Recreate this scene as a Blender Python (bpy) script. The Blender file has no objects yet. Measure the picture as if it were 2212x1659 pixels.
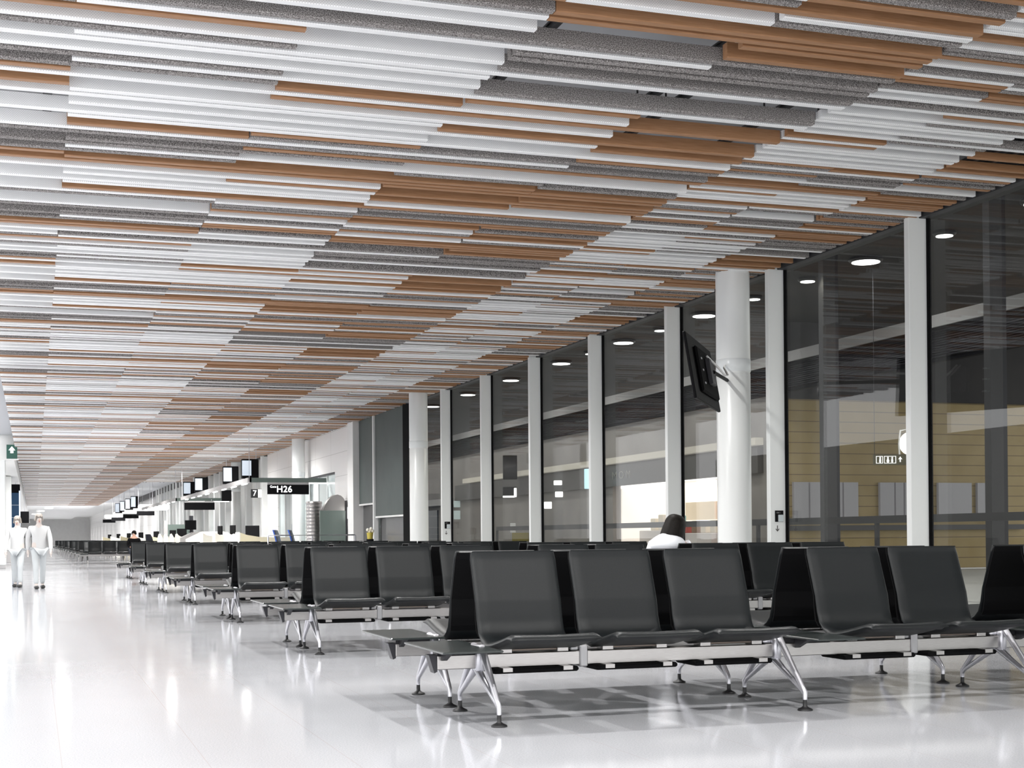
import bpy, bmesh, math, random
from mathutils import Vector, Matrix
random.seed(7)
S = bpy.context.scene
COL = S.collection
PI = math.pi

# ------------------------------------------------------------------ camera
F_PX, YAW, PITCH, ROLL, SHIFT = 3061.92, 0.32537, 0.00579, -0.00813, 310.69
fw = Vector((math.sin(YAW)*math.cos(PITCH), math.cos(YAW)*math.cos(PITCH), math.sin(PITCH)))
rt = Vector((math.cos(YAW), -math.sin(YAW), 0))
up = rt.cross(fw)
R2 = rt*math.cos(ROLL) + up*math.sin(ROLL)
U2 = -rt*math.sin(ROLL) + up*math.cos(ROLL)
cd = bpy.data.cameras.new('camera')
cam = bpy.data.objects.new('camera', cd); COL.objects.link(cam)
cam.matrix_world = Matrix(((R2.x, U2.x, -fw.x, 0), (R2.y, U2.y, -fw.y, 0), (R2.z, U2.z, -fw.z, 1.0), (0, 0, 0, 1)))
cd.sensor_width = 36; cd.lens = F_PX/2212*36; cd.shift_y = SHIFT/2212
cd.clip_start = .05; cd.clip_end = 600
S.camera = cam

# ------------------------------------------------------------------ render look
S.view_settings.view_transform = 'Standard'
S.view_settings.look = 'None'
S.view_settings.gamma = 1
S.view_settings.use_curve_mapping = False
S.view_settings.exposure = 0.46
S.cycles.use_denoising = True
S.cycles.max_bounces = 8
S.cycles.diffuse_bounces = 5
S.cycles.glossy_bounces = 4
S.cycles.transparent_max_bounces = 12
S.cycles.sample_clamp_indirect = 6
S.cycles.caustics_reflective = False
S.cycles.caustics_refractive = False

# ------------------------------------------------------------------ world (open hall and apron around the pier)
W = bpy.data.worlds.new('world'); S.world = W
W.use_nodes = True
W.node_tree.nodes['Background'].inputs[0].default_value = (.99, .985, .985, 1)
W.node_tree.nodes['Background'].inputs[1].default_value = 2.15

# ------------------------------------------------------------------ lamps of the hall: rows of ceiling downlights
def spot(x, y, z, power, angle=150, blend=.6, r=.07, col=(1, .985, .96), name='downlight'):
    l = bpy.data.lights.new(name, 'SPOT'); l.energy = power; l.spot_size = math.radians(angle); l.spot_blend = blend
    l.shadow_soft_size = r; l.color = col
    o = bpy.data.objects.new(name, l); COL.objects.link(o); o.location = (x, y, z); return o
LZ = 4.22
for k in range(0, 8):
    for x, p in ((.3, 1.1), (3.4, .8), (6.3, .45)):
        spot(x, 4.6+5.2*k, LZ, 350*p*(1+.06*k), r=.05)
for k in range(0, 14):
    for x, e in ((.9, 900), (4.2, 850), (6.6, 700)):
        spot(x, 47+9*k, LZ, e, 172, 1, r=.15)

# ------------------------------------------------------------------ helpers
def tag(o, label=None, cat=None, group=None, kind=None):
    if label: o['label'] = label
    if cat: o['category'] = cat
    if group: o['group'] = group
    if kind: o['kind'] = kind
    return o
def empty(name, loc=(0, 0, 0), rz=0, label=None, cat=None, group=None, kind=None):
    o = bpy.data.objects.new(name, None); COL.objects.link(o)
    o.location = loc; o.rotation_euler = (0, 0, rz); o.empty_display_size = .1
    return tag(o, label, cat, group, kind)
def copy_tree(o, parent=None):
    c = o.copy(); COL.objects.link(c)
    if parent: c.parent = parent
    for ch in list(o.children): copy_tree(ch, c)
    return c

class MB:
    def __init__(s): s.v = []; s.f = []
    def add(s, vs, fs):
        n = len(s.v); s.v += [tuple(v) for v in vs]; s.f += [tuple(i+n for i in f) for f in fs]; return s
    def box(s, x0, x1, y0, y1, z0, z1, M=None):
        vs = [Vector((x, y, z)) for z in (z0, z1) for y in (y0, y1) for x in (x0, x1)]
        if M is not None: vs = [M @ v for v in vs]
        return s.add(vs, [(0, 2, 3, 1), (4, 5, 7, 6), (0, 1, 5, 4), (2, 6, 7, 3), (0, 4, 6, 2), (1, 3, 7, 5)])
    def rbox(s, x0, x1, y0, y1, z0, z1, b=.01, M=None):      # box with a chamfered outline all round
        pr = [(x0+b, y0), (x1-b, y0), (x1, y0+b), (x1, y1-b), (x1-b, y1), (x0+b, y1), (x0, y1-b), (x0, y0+b)]
        cx, cy = (x0+x1)/2, (y0+y1)/2
        kx = 1-b/max(1e-6, (x1-x0)/2)*.8; ky = 1-b/max(1e-6, (y1-y0)/2)*.8
        rings = []
        for z, i in ((z0, 1), (z0+b, 0), (z1-b, 0), (z1, 1)):
            rings.append([Vector((cx+(p[0]-cx)*(kx if i else 1), cy+(p[1]-cy)*(ky if i else 1), z)) for p in pr])
        return s.loft(rings, M=M)
    def loft(s, rings, cap=True, M=None, closed=True):
        n = len(rings[0]); vs = [Vector(p) for r in rings for p in r]
        if M is not None: vs = [M @ v for v in vs]
        fs = []
        for i in range(len(rings)-1):
            for j in range(n if closed else n-1):
                k = (j+1) % n
                fs.append((i*n+j, i*n+k, (i+1)*n+k, (i+1)*n+j))
        if cap and closed:
            fs.append(tuple(range(n))[::-1]); fs.append(tuple((len(rings)-1)*n+j for j in range(n)))
        return s.add(vs, fs)
    def tube(s, pts, rad, n=10, cap=True, flat=1.0):
        pts = [Vector(p) for p in pts]
        if not isinstance(rad, (list, tuple)): rad = [rad]*len(pts)
        rings = []; ref = None
        for i, p in enumerate(pts):
            d = (pts[min(i+1, len(pts)-1)]-pts[max(i-1, 0)]).normalized()
            if ref is None:
                ref = Vector((1, 0, 0)) if abs(d.x) < .8 else Vector((0, 0, 1))
            a = (ref-d*ref.dot(d)).normalized(); b = d.cross(a)
            rings.append([p+a*math.cos(2*PI*j/n)*rad[i]*flat+b*math.sin(2*PI*j/n)*rad[i] for j in range(n)])
        return s.loft(rings, cap)
    def cyl(s, x, y, z0, z1, r, n=24, r1=None):
        r1 = r if r1 is None else r1
        return s.loft([[(x+math.cos(2*PI*j/n)*r, y+math.sin(2*PI*j/n)*r, z0) for j in range(n)],
                       [(x+math.cos(2*PI*j/n)*r1, y+math.sin(2*PI*j/n)*r1, z1) for j in range(n)]])
    def lathe(s, x, y, prof, n=24):
        return s.loft([[(x+math.cos(2*PI*j/n)*r, y+math.sin(2*PI*j/n)*r, z) for j in range(n)] for r, z in prof])
    def ell(s, c, r, n=16, m=10):
        rings = []
        for i in range(m+1):
            t = PI*min(max(i/m, .03), .97)
            rings.append([(c[0]+r[0]*math.sin(t)*math.cos(2*PI*j/n), c[1]+r[1]*math.sin(t)*math.sin(2*PI*j/n), c[2]-r[2]*math.cos(t)) for j in range(n)])
        return s.loft(rings)
    def prism(s, poly, axis, a, b):       # poly in the two other axes, extruded along axis
        def P(p, t):
            return {'x': (t, p[0], p[1]), 'y': (p[0], t, p[1]), 'z': (p[0], p[1], t)}[axis]
        return s.loft([[P(p, a) for p in poly], [P(p, b) for p in poly]])
    def build(s, name, mat, parent=None, smooth=False, angle=40):
        me = bpy.data.meshes.new(name); me.from_pydata(s.v, [], s.f)
        bm = bmesh.new(); bm.from_mesh(me); bmesh.ops.recalc_face_normals(bm, faces=bm.faces[:]); bm.to_mesh(me); bm.free()
        me.materials.append(mat)
        if smooth:
            for p in me.polygons: p.use_smooth = True
            try: me.set_sharp_from_angle(angle=math.radians(angle))
            except Exception: pass
        o = bpy.data.objects.new(name, me); COL.objects.link(o)
        if parent: o.parent = parent
        return o

# ------------------------------------------------------------------ materials
MATS = {}
def mat(name, col, rough=.5, metal=0, spec=.5, emit=None, es=0, coat=0):
    m = bpy.data.materials.new(name); m.use_nodes = True
    b = m.node_tree.nodes['Principled BSDF']
    b.inputs['Base Color'].default_value = (*col, 1); b.inputs['Roughness'].default_value = rough
    b.inputs['Metallic'].default_value = metal; b.inputs['Specular IOR Level'].default_value = spec
    if coat: b.inputs['Coat Weight'].default_value = coat
    if emit: b.inputs['Emission Color'].default_value = (*emit, 1); b.inputs['Emission Strength'].default_value = es
    MATS[name] = m; return m
def nn(m, t, **kw):
    n = m.node_tree.nodes.new(t)
    for k, v in kw.items(): setattr(n, k, v)
    return n
def lk(m, a, b): m.node_tree.links.new(a, b)
def noise_color(m, c0, c1, scale=(1, 1, 1), ns=10, detail=3, lo=.35, hi=.65, bump=0, coord='Object', rough=None):
    b = m.node_tree.nodes['Principled BSDF']
    tc = nn(m, 'ShaderNodeTexCoord'); mp = nn(m, 'ShaderNodeMapping'); mp.inputs['Scale'].default_value = scale
    no = nn(m, 'ShaderNodeTexNoise'); no.inputs['Scale'].default_value = ns; no.inputs['Detail'].default_value = detail
    cr = nn(m, 'ShaderNodeValToRGB')
    cr.color_ramp.elements[0].position = lo; cr.color_ramp.elements[0].color = (*c0, 1)
    cr.color_ramp.elements[1].position = hi; cr.color_ramp.elements[1].color = (*c1, 1)
    lk(m, tc.outputs[coord], mp.inputs[0]); lk(m, mp.outputs[0], no.inputs[0]); lk(m, no.outputs[0], cr.inputs[0])
    lk(m, cr.outputs[0], b.inputs['Base Color'])
    if bump:
        bp = nn(m, 'ShaderNodeBump'); bp.inputs['Strength'].default_value = bump; bp.inputs['Distance'].default_value = .002
        lk(m, no.outputs[0], bp.inputs['Height']); lk(m, bp.outputs[0], b.inputs['Normal'])
    return m

WHITE = mat('white_paint', (.80, .80, .79), .35)
WALLW = noise_color(mat('wall_paint', (.8, .8, .79), .45), (.77, .765, .755), (.80, .80, .79), ns=2)
COLW = mat('column_lacquer', (.70, .715, .71), .3)
STEEL = noise_color(mat('brushed_aluminium', (.6, .6, .6), .32, 1), (.32, .31, .305), (.37, .36, .355), (1, 30, 30), 20)
CAST = mat('cast_aluminium', (.60, .60, .64), .38, .85)
DKCAST = mat('grey_cast', (.34, .34, .35), .45, .7)
DKSTEEL = mat('dark_steel', (.035, .035, .04), .45, .2, .3)
BLACK = mat('black_plastic', (.005, .005, .006), .6, 0, .1)
BLACKM = mat('black_matt', (.004, .004, .0045), .8, 0, .08)
SEATM = noise_color(mat('seat_leather', (.02, .022, .025), .42, 0, .25), (.0040, .0052, .0060), (.0078, .0098, .0108), ns=420, bump=.25)
TABM = noise_color(mat('table_laminate', (.02, .025, .025), .22), (.016, .02, .02), (.026, .032, .031), ns=200)
RUBBER = mat('black_rubber', (.008, .008, .009), .5)
DKGREY = mat('dark_grey', (.045, .045, .048), .6)
HEADM = mat('header_dark', (.03, .03, .033), .6)
PLENUM = mat('plenum_grey', (.46, .47, .49), .7)
RAILM = mat('rail_black', (.018, .018, .02), .5)

def slat_white():
    m = mat('perforated_white_metal', (.86, .86, .86), .4); b = m.node_tree.nodes['Principled BSDF']
    tc = nn(m, 'ShaderNodeTexCoord'); sx = nn(m, 'ShaderNodeSeparateXYZ'); lk(m, tc.outputs['Object'], sx.inputs[0])
    def sn(out, k):
        a = nn(m, 'ShaderNodeMath', operation='MULTIPLY'); a.inputs[1].default_value = k; lk(m, out, a.inputs[0])
        c = nn(m, 'ShaderNodeMath', operation='SINE'); lk(m, a.outputs[0], c.inputs[0]); return c.outputs[0]
    k = 2*PI/.0088
    yz = nn(m, 'ShaderNodeMath', operation='ADD'); lk(m, sx.outputs['Y'], yz.inputs[0]); lk(m, sx.outputs['Z'], yz.inputs[1])
    p = nn(m, 'ShaderNodeMath', operation='MULTIPLY'); lk(m, sn(sx.outputs['X'], k/2), p.inputs[0]); lk(m, sn(yz.outputs[0], k/2), p.inputs[1])
    g = nn(m, 'ShaderNodeMath', operation='GREATER_THAN'); g.inputs[1].default_value = .42; lk(m, p.outputs[0], g.inputs[0])
    mx = nn(m, 'ShaderNodeMix', data_type='RGBA'); mx.inputs['A'].default_value = (.90, .90, .90, 1); mx.inputs['B'].default_value = (.66, .66, .66, 1)
    lk(m, g.outputs[0], mx.inputs['Factor']); lk(m, mx.outputs['Result'], b.inputs['Base Color']); return m
SW = slat_white()
SG = noise_color(mat('speckled_felt', (.2, .19, .18), .9, 0, .1), (.095, .087, .084), (.50, .47, .455), ns=165, detail=2, lo=.40, hi=.66)
SB = noise_color(mat('walnut_slat', (.3, .15, .08), .5, 0, .3), (.29, .145, .066), (.39, .21, .112), (.6, 14, 14), 9, 5, .3, .7)
SLM = {'W': SW, 'G': SG, 'B': SB}

def floor_mat():
    m = mat('terrazzo_floor', (.7, .7, .72), .09, 0, .5); b = m.node_tree.nodes['Principled BSDF']
    tc = nn(m, 'ShaderNodeTexCoord')
    no = nn(m, 'ShaderNodeTexNoise'); no.inputs['Scale'].default_value = 130; no.inputs['Detail'].default_value = 4
    lk(m, tc.outputs['Object'], no.inputs[0])
    cr = nn(m, 'ShaderNodeValToRGB'); cr.color_ramp.elements[0].position = .3; cr.color_ramp.elements[0].color = (.40, .41, .435, 1)
    cr.color_ramp.elements[1].position = .7; cr.color_ramp.elements[1].color = (.55, .555, .58, 1)
    lk(m, no.outputs[0], cr.inputs[0])
    sx = nn(m, 'ShaderNodeSeparateXYZ'); lk(m, tc.outputs['Object'], sx.inputs[0])
    def line(out, off, pitch, w):
        a = nn(m, 'ShaderNodeMath', operation='SUBTRACT'); a.inputs[1].default_value = off; lk(m, out, a.inputs[0])
        c = nn(m, 'ShaderNodeMath', operation='PINGPONG'); c.inputs[1].default_value = pitch/2; lk(m, a.outputs[0], c.inputs[0])
        d = nn(m, 'ShaderNodeMath', operation='LESS_THAN'); d.inputs[1].default_value = w; lk(m, c.outputs[0], d.inputs[0]); return d.outputs[0]
    l1 = line(sx.outputs['X'], .112, .616, .0018); l2 = line(sx.outputs['Y'], .3, 2.464, .0012)
    h2 = nn(m, 'ShaderNodeMath', operation='MULTIPLY'); h2.inputs[1].default_value = .35; lk(m, l2, h2.inputs[0])
    mxm = nn(m, 'ShaderNodeMath', operation='MAXIMUM'); lk(m, l1, mxm.inputs[0]); lk(m, h2.outputs[0], mxm.inputs[1])
    mul = nn(m, 'ShaderNodeMath', operation='MULTIPLY'); mul.inputs[1].default_value = .6; lk(m, mxm.outputs[0], mul.inputs[0])
    mx = nn(m, 'ShaderNodeMix', data_type='RGBA'); mx.inputs['B'].default_value = (.42, .36, .36, 1)
    lk(m, mul.outputs[0], mx.inputs['Factor']); lk(m, cr.outputs[0], mx.inputs['A']); lk(m, mx.outputs['Result'], b.inputs['Base Color'])
    n2 = nn(m, 'ShaderNodeTexNoise'); n2.inputs['Scale'].default_value = 1.3; lk(m, tc.outputs['Object'], n2.inputs[0])
    mr = nn(m, 'ShaderNodeMapRange'); mr.inputs['To Min'].default_value = .05; mr.inputs['To Max'].default_value = .13
    lk(m, n2.outputs[0], mr.inputs[0]); lk(m, mr.outputs[0], b.inputs['Roughness']); return m
FLOOR = floor_mat()

def glass_mat(name, refl=.09, tint=(.93, .95, .94)):
    m = bpy.data.materials.new(name); m.use_nodes = True; nt = m.node_tree; nt.nodes.clear()
    o = nn(m, 'ShaderNodeOutputMaterial'); mx = nn(m, 'ShaderNodeMixShader'); t = nn(m, 'ShaderNodeBsdfTransparent'); g = nn(m, 'ShaderNodeBsdfGlossy')
    t.inputs[0].default_value = (*tint, 1); g.inputs['Roughness'].default_value = 0.004; g.inputs[0].default_value = (.9, .9, .92, 1)
    lw = nn(m, 'ShaderNodeLayerWeight'); lw.inputs[0].default_value = .2
    mr = nn(m, 'ShaderNodeMapRange'); mr.inputs['To Min'].default_value = refl*.6; mr.inputs['To Max'].default_value = refl*2.2
    lk(m, lw.outputs['Facing'], mr.inputs[0]); lk(m, mr.outputs[0], mx.inputs[0])
    lk(m, t.outputs[0], mx.inputs[1]); lk(m, g.outputs[0], mx.inputs[2]); lk(m, mx.outputs[0], o.inputs[0]); return m
GLASS = glass_mat('window_glass', .042, (.80, .81, .80))
def lamp_mat(name, col, s): return mat(name, (.8, .8, .8), .5, emit=col, es=s)
LAMPW = lamp_mat('lamp_glow', (1, .98, .95), 3.0)
LAMPS = lamp_mat('lamp_glow_soft', (1, .98, .95), 1.6)
LAMPX = mat('pale_cyan_board', (.3, .34, .34), .5, emit=(.7, .85, .85), es=.3)
SCREEN = lamp_mat('screen_glow', (.42, .56, .72), .45)
SIGNW = lamp_mat('sign_lettering', (1, 1, 1), 1.5)
SIGNG = mat('green_sign', (.012, .05, .04), .4, emit=(.03, .14, .10), es=.25)

# ------------------------------------------------------------------ floor, plenum, walls
tag(MB().box(-14, 9.2, -12, 262, -.2, 0).build('floor', FLOOR), kind='structure')
tag(MB().box(-1.2, 9.2, -1, 150, 4.74, 4.9).build('ceiling', PLENUM), kind='structure')

# ------------------------------------------------------------------ the slatted ceiling
RAW = {
0: 'W12 G13 W15 W17 G18 G20 B21 W22 B24 W26 W30 W34 G35 G38 G40 B41 B43 W45 W49 W53 G54 W58 G59 G62 G1 B3 B4 W6 W8 G9 B10',
1: 'G8 W9 B10 W12 G13 W14 W15 W17 G18 W19 G20 W22 W25 W26 W28 W30 W31 B33 W34 G35 G37 G38 W39 G40 B42 B43 W45 W47 W49 W50 B52 W53 G54 W58 G59 G61 G62 W0 G1 B3 B4 W6',
2: 'W6 G8 W9 W12 W14 W15 W17 W19 B21 W22 B23 W25 W26 W28 W30 W31 B32 G33 W34 G35 B36 G37 W39 B42 B43 W45 B46 W47 W49 W50 B52 W54 G55 G56 B57 W59 G61 W62 B0 B1 G3 W4',
3: 'B3 B4 G8 W9 G10 G11 G13 W14 G18 W19 B20 W22 B23 W25 B27 W28 W31 G33 W34 G35 B36 W39 G40 B42 B43 B44 B47 B49 W51 B52 G53 G55 B56 B58 W60 G61 B62 W1',
4: 'G59 B60 B62 W0 G1 B3 B4 B5 B7 G8 G10 G11 G13 W14 G18 W19 B23 B27 B29 W31 B32 G33 G35 B36 W39 G41 B43 B44 B46 B47 B48 W51 B52 G53 G55 B56 B57',
}
PAT = [{int(t[1:]): t[0] for t in RAW[c].split()} for c in range(5)]
NP = 63
def runs(order, i, salt):
    """slats of slot i: list of (first column, last column, kind)"""
    out = []; c = 0; n = len(order)
    while c < n:
        k = PAT[order[c]].get(i % NP)
        if k is None: c += 1; continue
        e = c
        while e+1 < n and PAT[order[e+1]].get(i % NP) == k and e-c < 3: e += 1
        out.append((c, e, k)); c = e+1
    return out
ZB, ZT = 4.30, 4.405
XL = [-.62, .265, 1.70, 3.13, 4.56, 5.99]
XR = [6.0, 6.97, 7.93, 8.9]
slats = []          # (x0, x1, y0, y1, z0, z1, kind, zone, bay)
def yl(i): return 8.016+.1127*(i+.42)
i0 = -60
for i in range(i0, 1215):
    for c, e, k in runs([0, 1, 2, 3, 4], i, 0):
        slats.append((XL[c]+(.003 if c else 0), XL[e+1]-.003, yl(i)-.068, yl(i), ZB, ZT, k, 'L', c, e, i))
PR = .1127*.675
def yr(i): return 11.877+PR*(i-39+.42)
for i in range(-130, 1010):
    for c, e, k in runs([2, 1, 4], i, 1):
        slats.append((XR[c]+.004, XR[e+1]-.004, yr(i)-.050, yr(i), 4.342, ZT, k, 'R', c, e, i))
def project(p):
    d = Vector(p)-Vector((0, 0, 1)); z = d.dot(fw)
    if z < .3: return None
    return (1106+F_PX*d.dot(R2)/z, 829.5+SHIFT-F_PX*d.dot(U2)/z, z)
def shown(s):
    x0, x1, y0, y1, z0, z1 = s[:6]
    a, b = project((x0, y0, z0)), project((x1, y0, z0))
    if not a or not b: return 0
    ua, ub = max(0, a[0]), min(2212, b[0])
    if ub <= ua: return 0
    t = ((ua+ub)/2-a[0])/max(1, b[0]-a[0]); v = a[1]+t*(b[1]-a[1])
    if v < 2: return 0
    return (ub-ua)*F_PX/(a[2]*(1-t)+b[2]*t)*(z1-z0+.3*(y1-y0))
ranked = sorted(range(len(slats)), key=lambda q: -shown(slats[q]))
single = set(q for q in ranked[:300] if shown(slats[q]) > 0)
def slat_mb(mb, s):
    x0, x1, y0, y1, z0, z1 = s[:6]; b = .006
    if s[7] == 'R': b = .004
    pr = [(y0, z1), (y0, z0+b), (y0+b, z0), (y1-b, z0), (y1, z0+b), (y1, z1)]
    mb.prism(pr, 'x', x0, x1)
KN = {'W': 'white perforated', 'G': 'grey felt', 'B': 'brown wood'}
KS = {'W': 'white', 'G': 'grey', 'B': 'brown'}
LBAY = ['aisle bay', 'second bay', 'third bay', 'fourth bay', 'fifth bay']
RBAY = ['sixth bay', 'seventh bay', 'window bay']
byslot = {}
for q, s in enumerate(slats):
    for c in range(s[8], s[9]+1): byslot[(s[7], c, s[10])] = s[6]
def neigh(s, d):  # kind of the next slat in the first bay this one occupies
    for j in range(1, 6):
        k = byslot.get((s[7], s[8], s[10]+d*j))
        if k: return KS[k], j
    return 'gap', 5
def band(y):
    r = (y-7.4)/4.93
    if r < .12: return 'above bench row one'
    n = ['one', 'two', 'three', 'four', 'five', 'six']
    k = min(5, int(r)); f = r-int(r)
    return ('just past row %s' if f < .33 else 'midway past row %s' if f < .67 else 'well past row %s') % n[k]
LEN = ['short', 'long', 'longer', 'longest']
for q in single:
    s = slats[q]; mb = MB(); slat_mb(mb, s)
    o = mb.build('ceiling_baffle', SLM[s[6]])
    a, ja = neigh(s, -1); b, jb = neigh(s, 1)
    bay = (LBAY if s[7] == 'L' else RBAY)[s[8]]
    gap = ' gapped' if ja > 1 and jb > 1 else ''
    tag(o, '%s%s %s slat between %s and %s, %s, %s' % (LEN[min(3, s[9]-s[8])], gap, KN[s[6]], a, b, bay, band(s[2])), 'ceiling baffle',
        'baffles of the ceiling', 'thing')
for k in 'WGB':
    mb = MB()
    for q, s in enumerate(slats):
        if s[6] == k and q not in single: slat_mb(mb, s)
    o = mb.build({'W': 'white_ceiling_baffles', 'G': 'grey_ceiling_baffles', 'B': 'wooden_ceiling_baffles'}[k], SLM[k])
    tag(o, 'the many distant %s slats of the ceiling receding down the hall' % KN[k], 'ceiling baffles', 'baffles of the ceiling', 'stuff')
BAYN = 0
for x in (-.45, .12, 1.42, 1.93, 3.33, 4.60, 4.85, 5.74, 6.25, 6.42, 7.25, 7.45, 8.2, 8.4, 8.78):
    far = 148 if x < 6 else 88
    mb = MB().box(x-.02, x+.02, 0, far, ZT, ZT+.035).box(x-.035, x+.035, 0, far, ZT+.035, ZT+.05)
    y = .8
    while y < far:
        mb.box(x-.006, x+.006, y, y+.012, ZT+.05, 4.745); y += 2.4
    o = mb.build('ceiling_rail', RAILM)
    tag(o, 'black carrier rail above the slats, %s from the aisle edge' % ['first', 'second', 'third', 'fourth', 'fifth', 'sixth', 'seventh', 'eighth', 'ninth', 'tenth', 'eleventh', 'twelfth', 'thirteenth', 'fourteenth', 'fifteenth'][BAYN], 'ceiling rail', 'ceiling carrier rails')
    BAYN += 1

# ------------------------------------------------------------------ window wall
YC, PC = 12.86, 3.033
def add_window(n, y0, y1, top=4.42):
    r = empty('window_%d' % n, (0, 0, 0), kind='structure')
    MB().box(9.03, 9.055, y0+.09, y1, .02, top+.3).build('pane', GLASS, r)
    MB().rbox(8.80, 9.04, y0, y0+.09, 0, top+.3, .006).build('window_frame', COLW, r)
    MB().box(9.015, 9.06, y0-.022, y0-.0005, 0, top+.3).build('gasket', BLACKM, r)
    MB().box(8.98, 9.1, y0+.09, y1-.022, 0, .09).build('window_sill', DKSTEEL, r)
    return r
for k in range(-5, 7):
    add_window(k+6, YC+PC*k, YC+PC*(k+1))
tag(MB().box(8.93, 9.14, -4, 150, 4.34, 4.74).build('trim_1', HEADM), kind='structure')
# narrow last strip and dark end post of the glazing
tag(MB().box(8.88, 9.1, YC+PC*7+.02, YC+PC*7+.85, 0, 4.6).build('trim_2', BLACKM), kind='structure')

# round pillars
def pillar(x, y, label, r=.217):
    o = empty('round_pillar', (x, y, 0), label=label, cat='pillar', group='round white pillars by the windows', kind='thing')
    mb = MB().lathe(0, 0, [(r, 0), (r, 3.045), (r-.004, 3.05), (r-.004, 3.06), (r, 3.065), (r, 4.5)], 40)
    mb.build('shaft', COLW, o, True)
    MB().lathe(0, 0, [(r, 3.07), (r+.004, 3.075), (r+.004, 3.225), (r, 3.23)], 40).build('collar', mat('collar_grey', (.70, .73, .74), .3) if 'collar_grey' not in MATS else MATS['collar_grey'], o, True)
    return o
pillar(8.50, 16.28, 'round white pillar with the dark screen, before the windows')
pillar(8.52, 32.03, 'round white pillar at the end of the glazing by the green blinds')
pillar(8.50, 47.75, 'round white pillar behind the black gate sign')
pillar(8.50, 63.4, 'distant round white pillar behind the second hanging sign')
pillar(8.50, 79.2, 'far round white pillar by the last slats')

# ------------------------------------------------------------------ benches
SEATX = [2.355, 2.955, 3.560, 4.530, 5.112, 6.14, 6.745, 7.35]
SW_ = .515
TABX = [(1.99, 2.32), (4.19, 4.50), (5.75, 6.07)]
LEGX = [2.30, 4.12, 5.70, 7.93]
PROF = [(.284, .915), (.286, .905), (.276, .868), (.270, .852), (.193, .645), (.184, .625), (.164, .53), (.138, .466), (.102, .434), (.06, .420), (.02, .414), (-.08, .425), (-.20, .447), (-.30, .468), (-.355, .480), (-.40, .479), (-.425, .468), (-.432, .455)]
def seat_mesh(x0, sy, simple=False):
    """one curved seat shell: back, pan and front lip in one piece, thicker in the middle"""
    rings = []; n = len(PROF)
    xs = [0, .012, .05, .15, .5, .85, .95, .988, 1]
    if simple: xs = [0, .03, .97, 1]
    th = .030
    def nrm(i):
        a = PROF[max(i-1, 0)]; b = PROF[min(i+1, n-1)]
        dy, dz = b[0]-a[0], b[1]-a[1]; L = math.hypot(dy, dz); return (-dz/L, dy/L)   # towards the back and below
    mb = MB()
    for i in range(n):
        y, z = PROF[i]; ny, nz = nrm(i)
        if nz > 0: ny, nz = -ny, -nz
        if i < 7: ny, nz = abs(nrm(i)[0]), -abs(nrm(i)[1])*.4
        t = th*(1.5 if 8 < i < 16 else 1.0)
        if i in (0, n-1): t = th*.55
        wid = SW_ if i > 1 else SW_-.012*(2-i)
        off = (SW_-wid)/2
        front = []; back = []
        for u in xs:
            e = min(u, 1-u); dish = .007*math.sin(PI*u)
            edge = 1 if e > .02 else (.45 if e > .005 else .12)
            front.append((x0+off+u*wid, (y+ny*(dish+t*(1-edge)*.5)), z+nz*(dish+t*(1-edge)*.5)))
            back.append((x0+off+u*wid, y+ny*t*(.5+.5*edge), z+nz*t*(.5+.5*edge)))
        rings.append([(p[0], p[1]*sy, p[2]) for p in front+back[::-1]])
    mb.loft(rings); return mb
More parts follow.
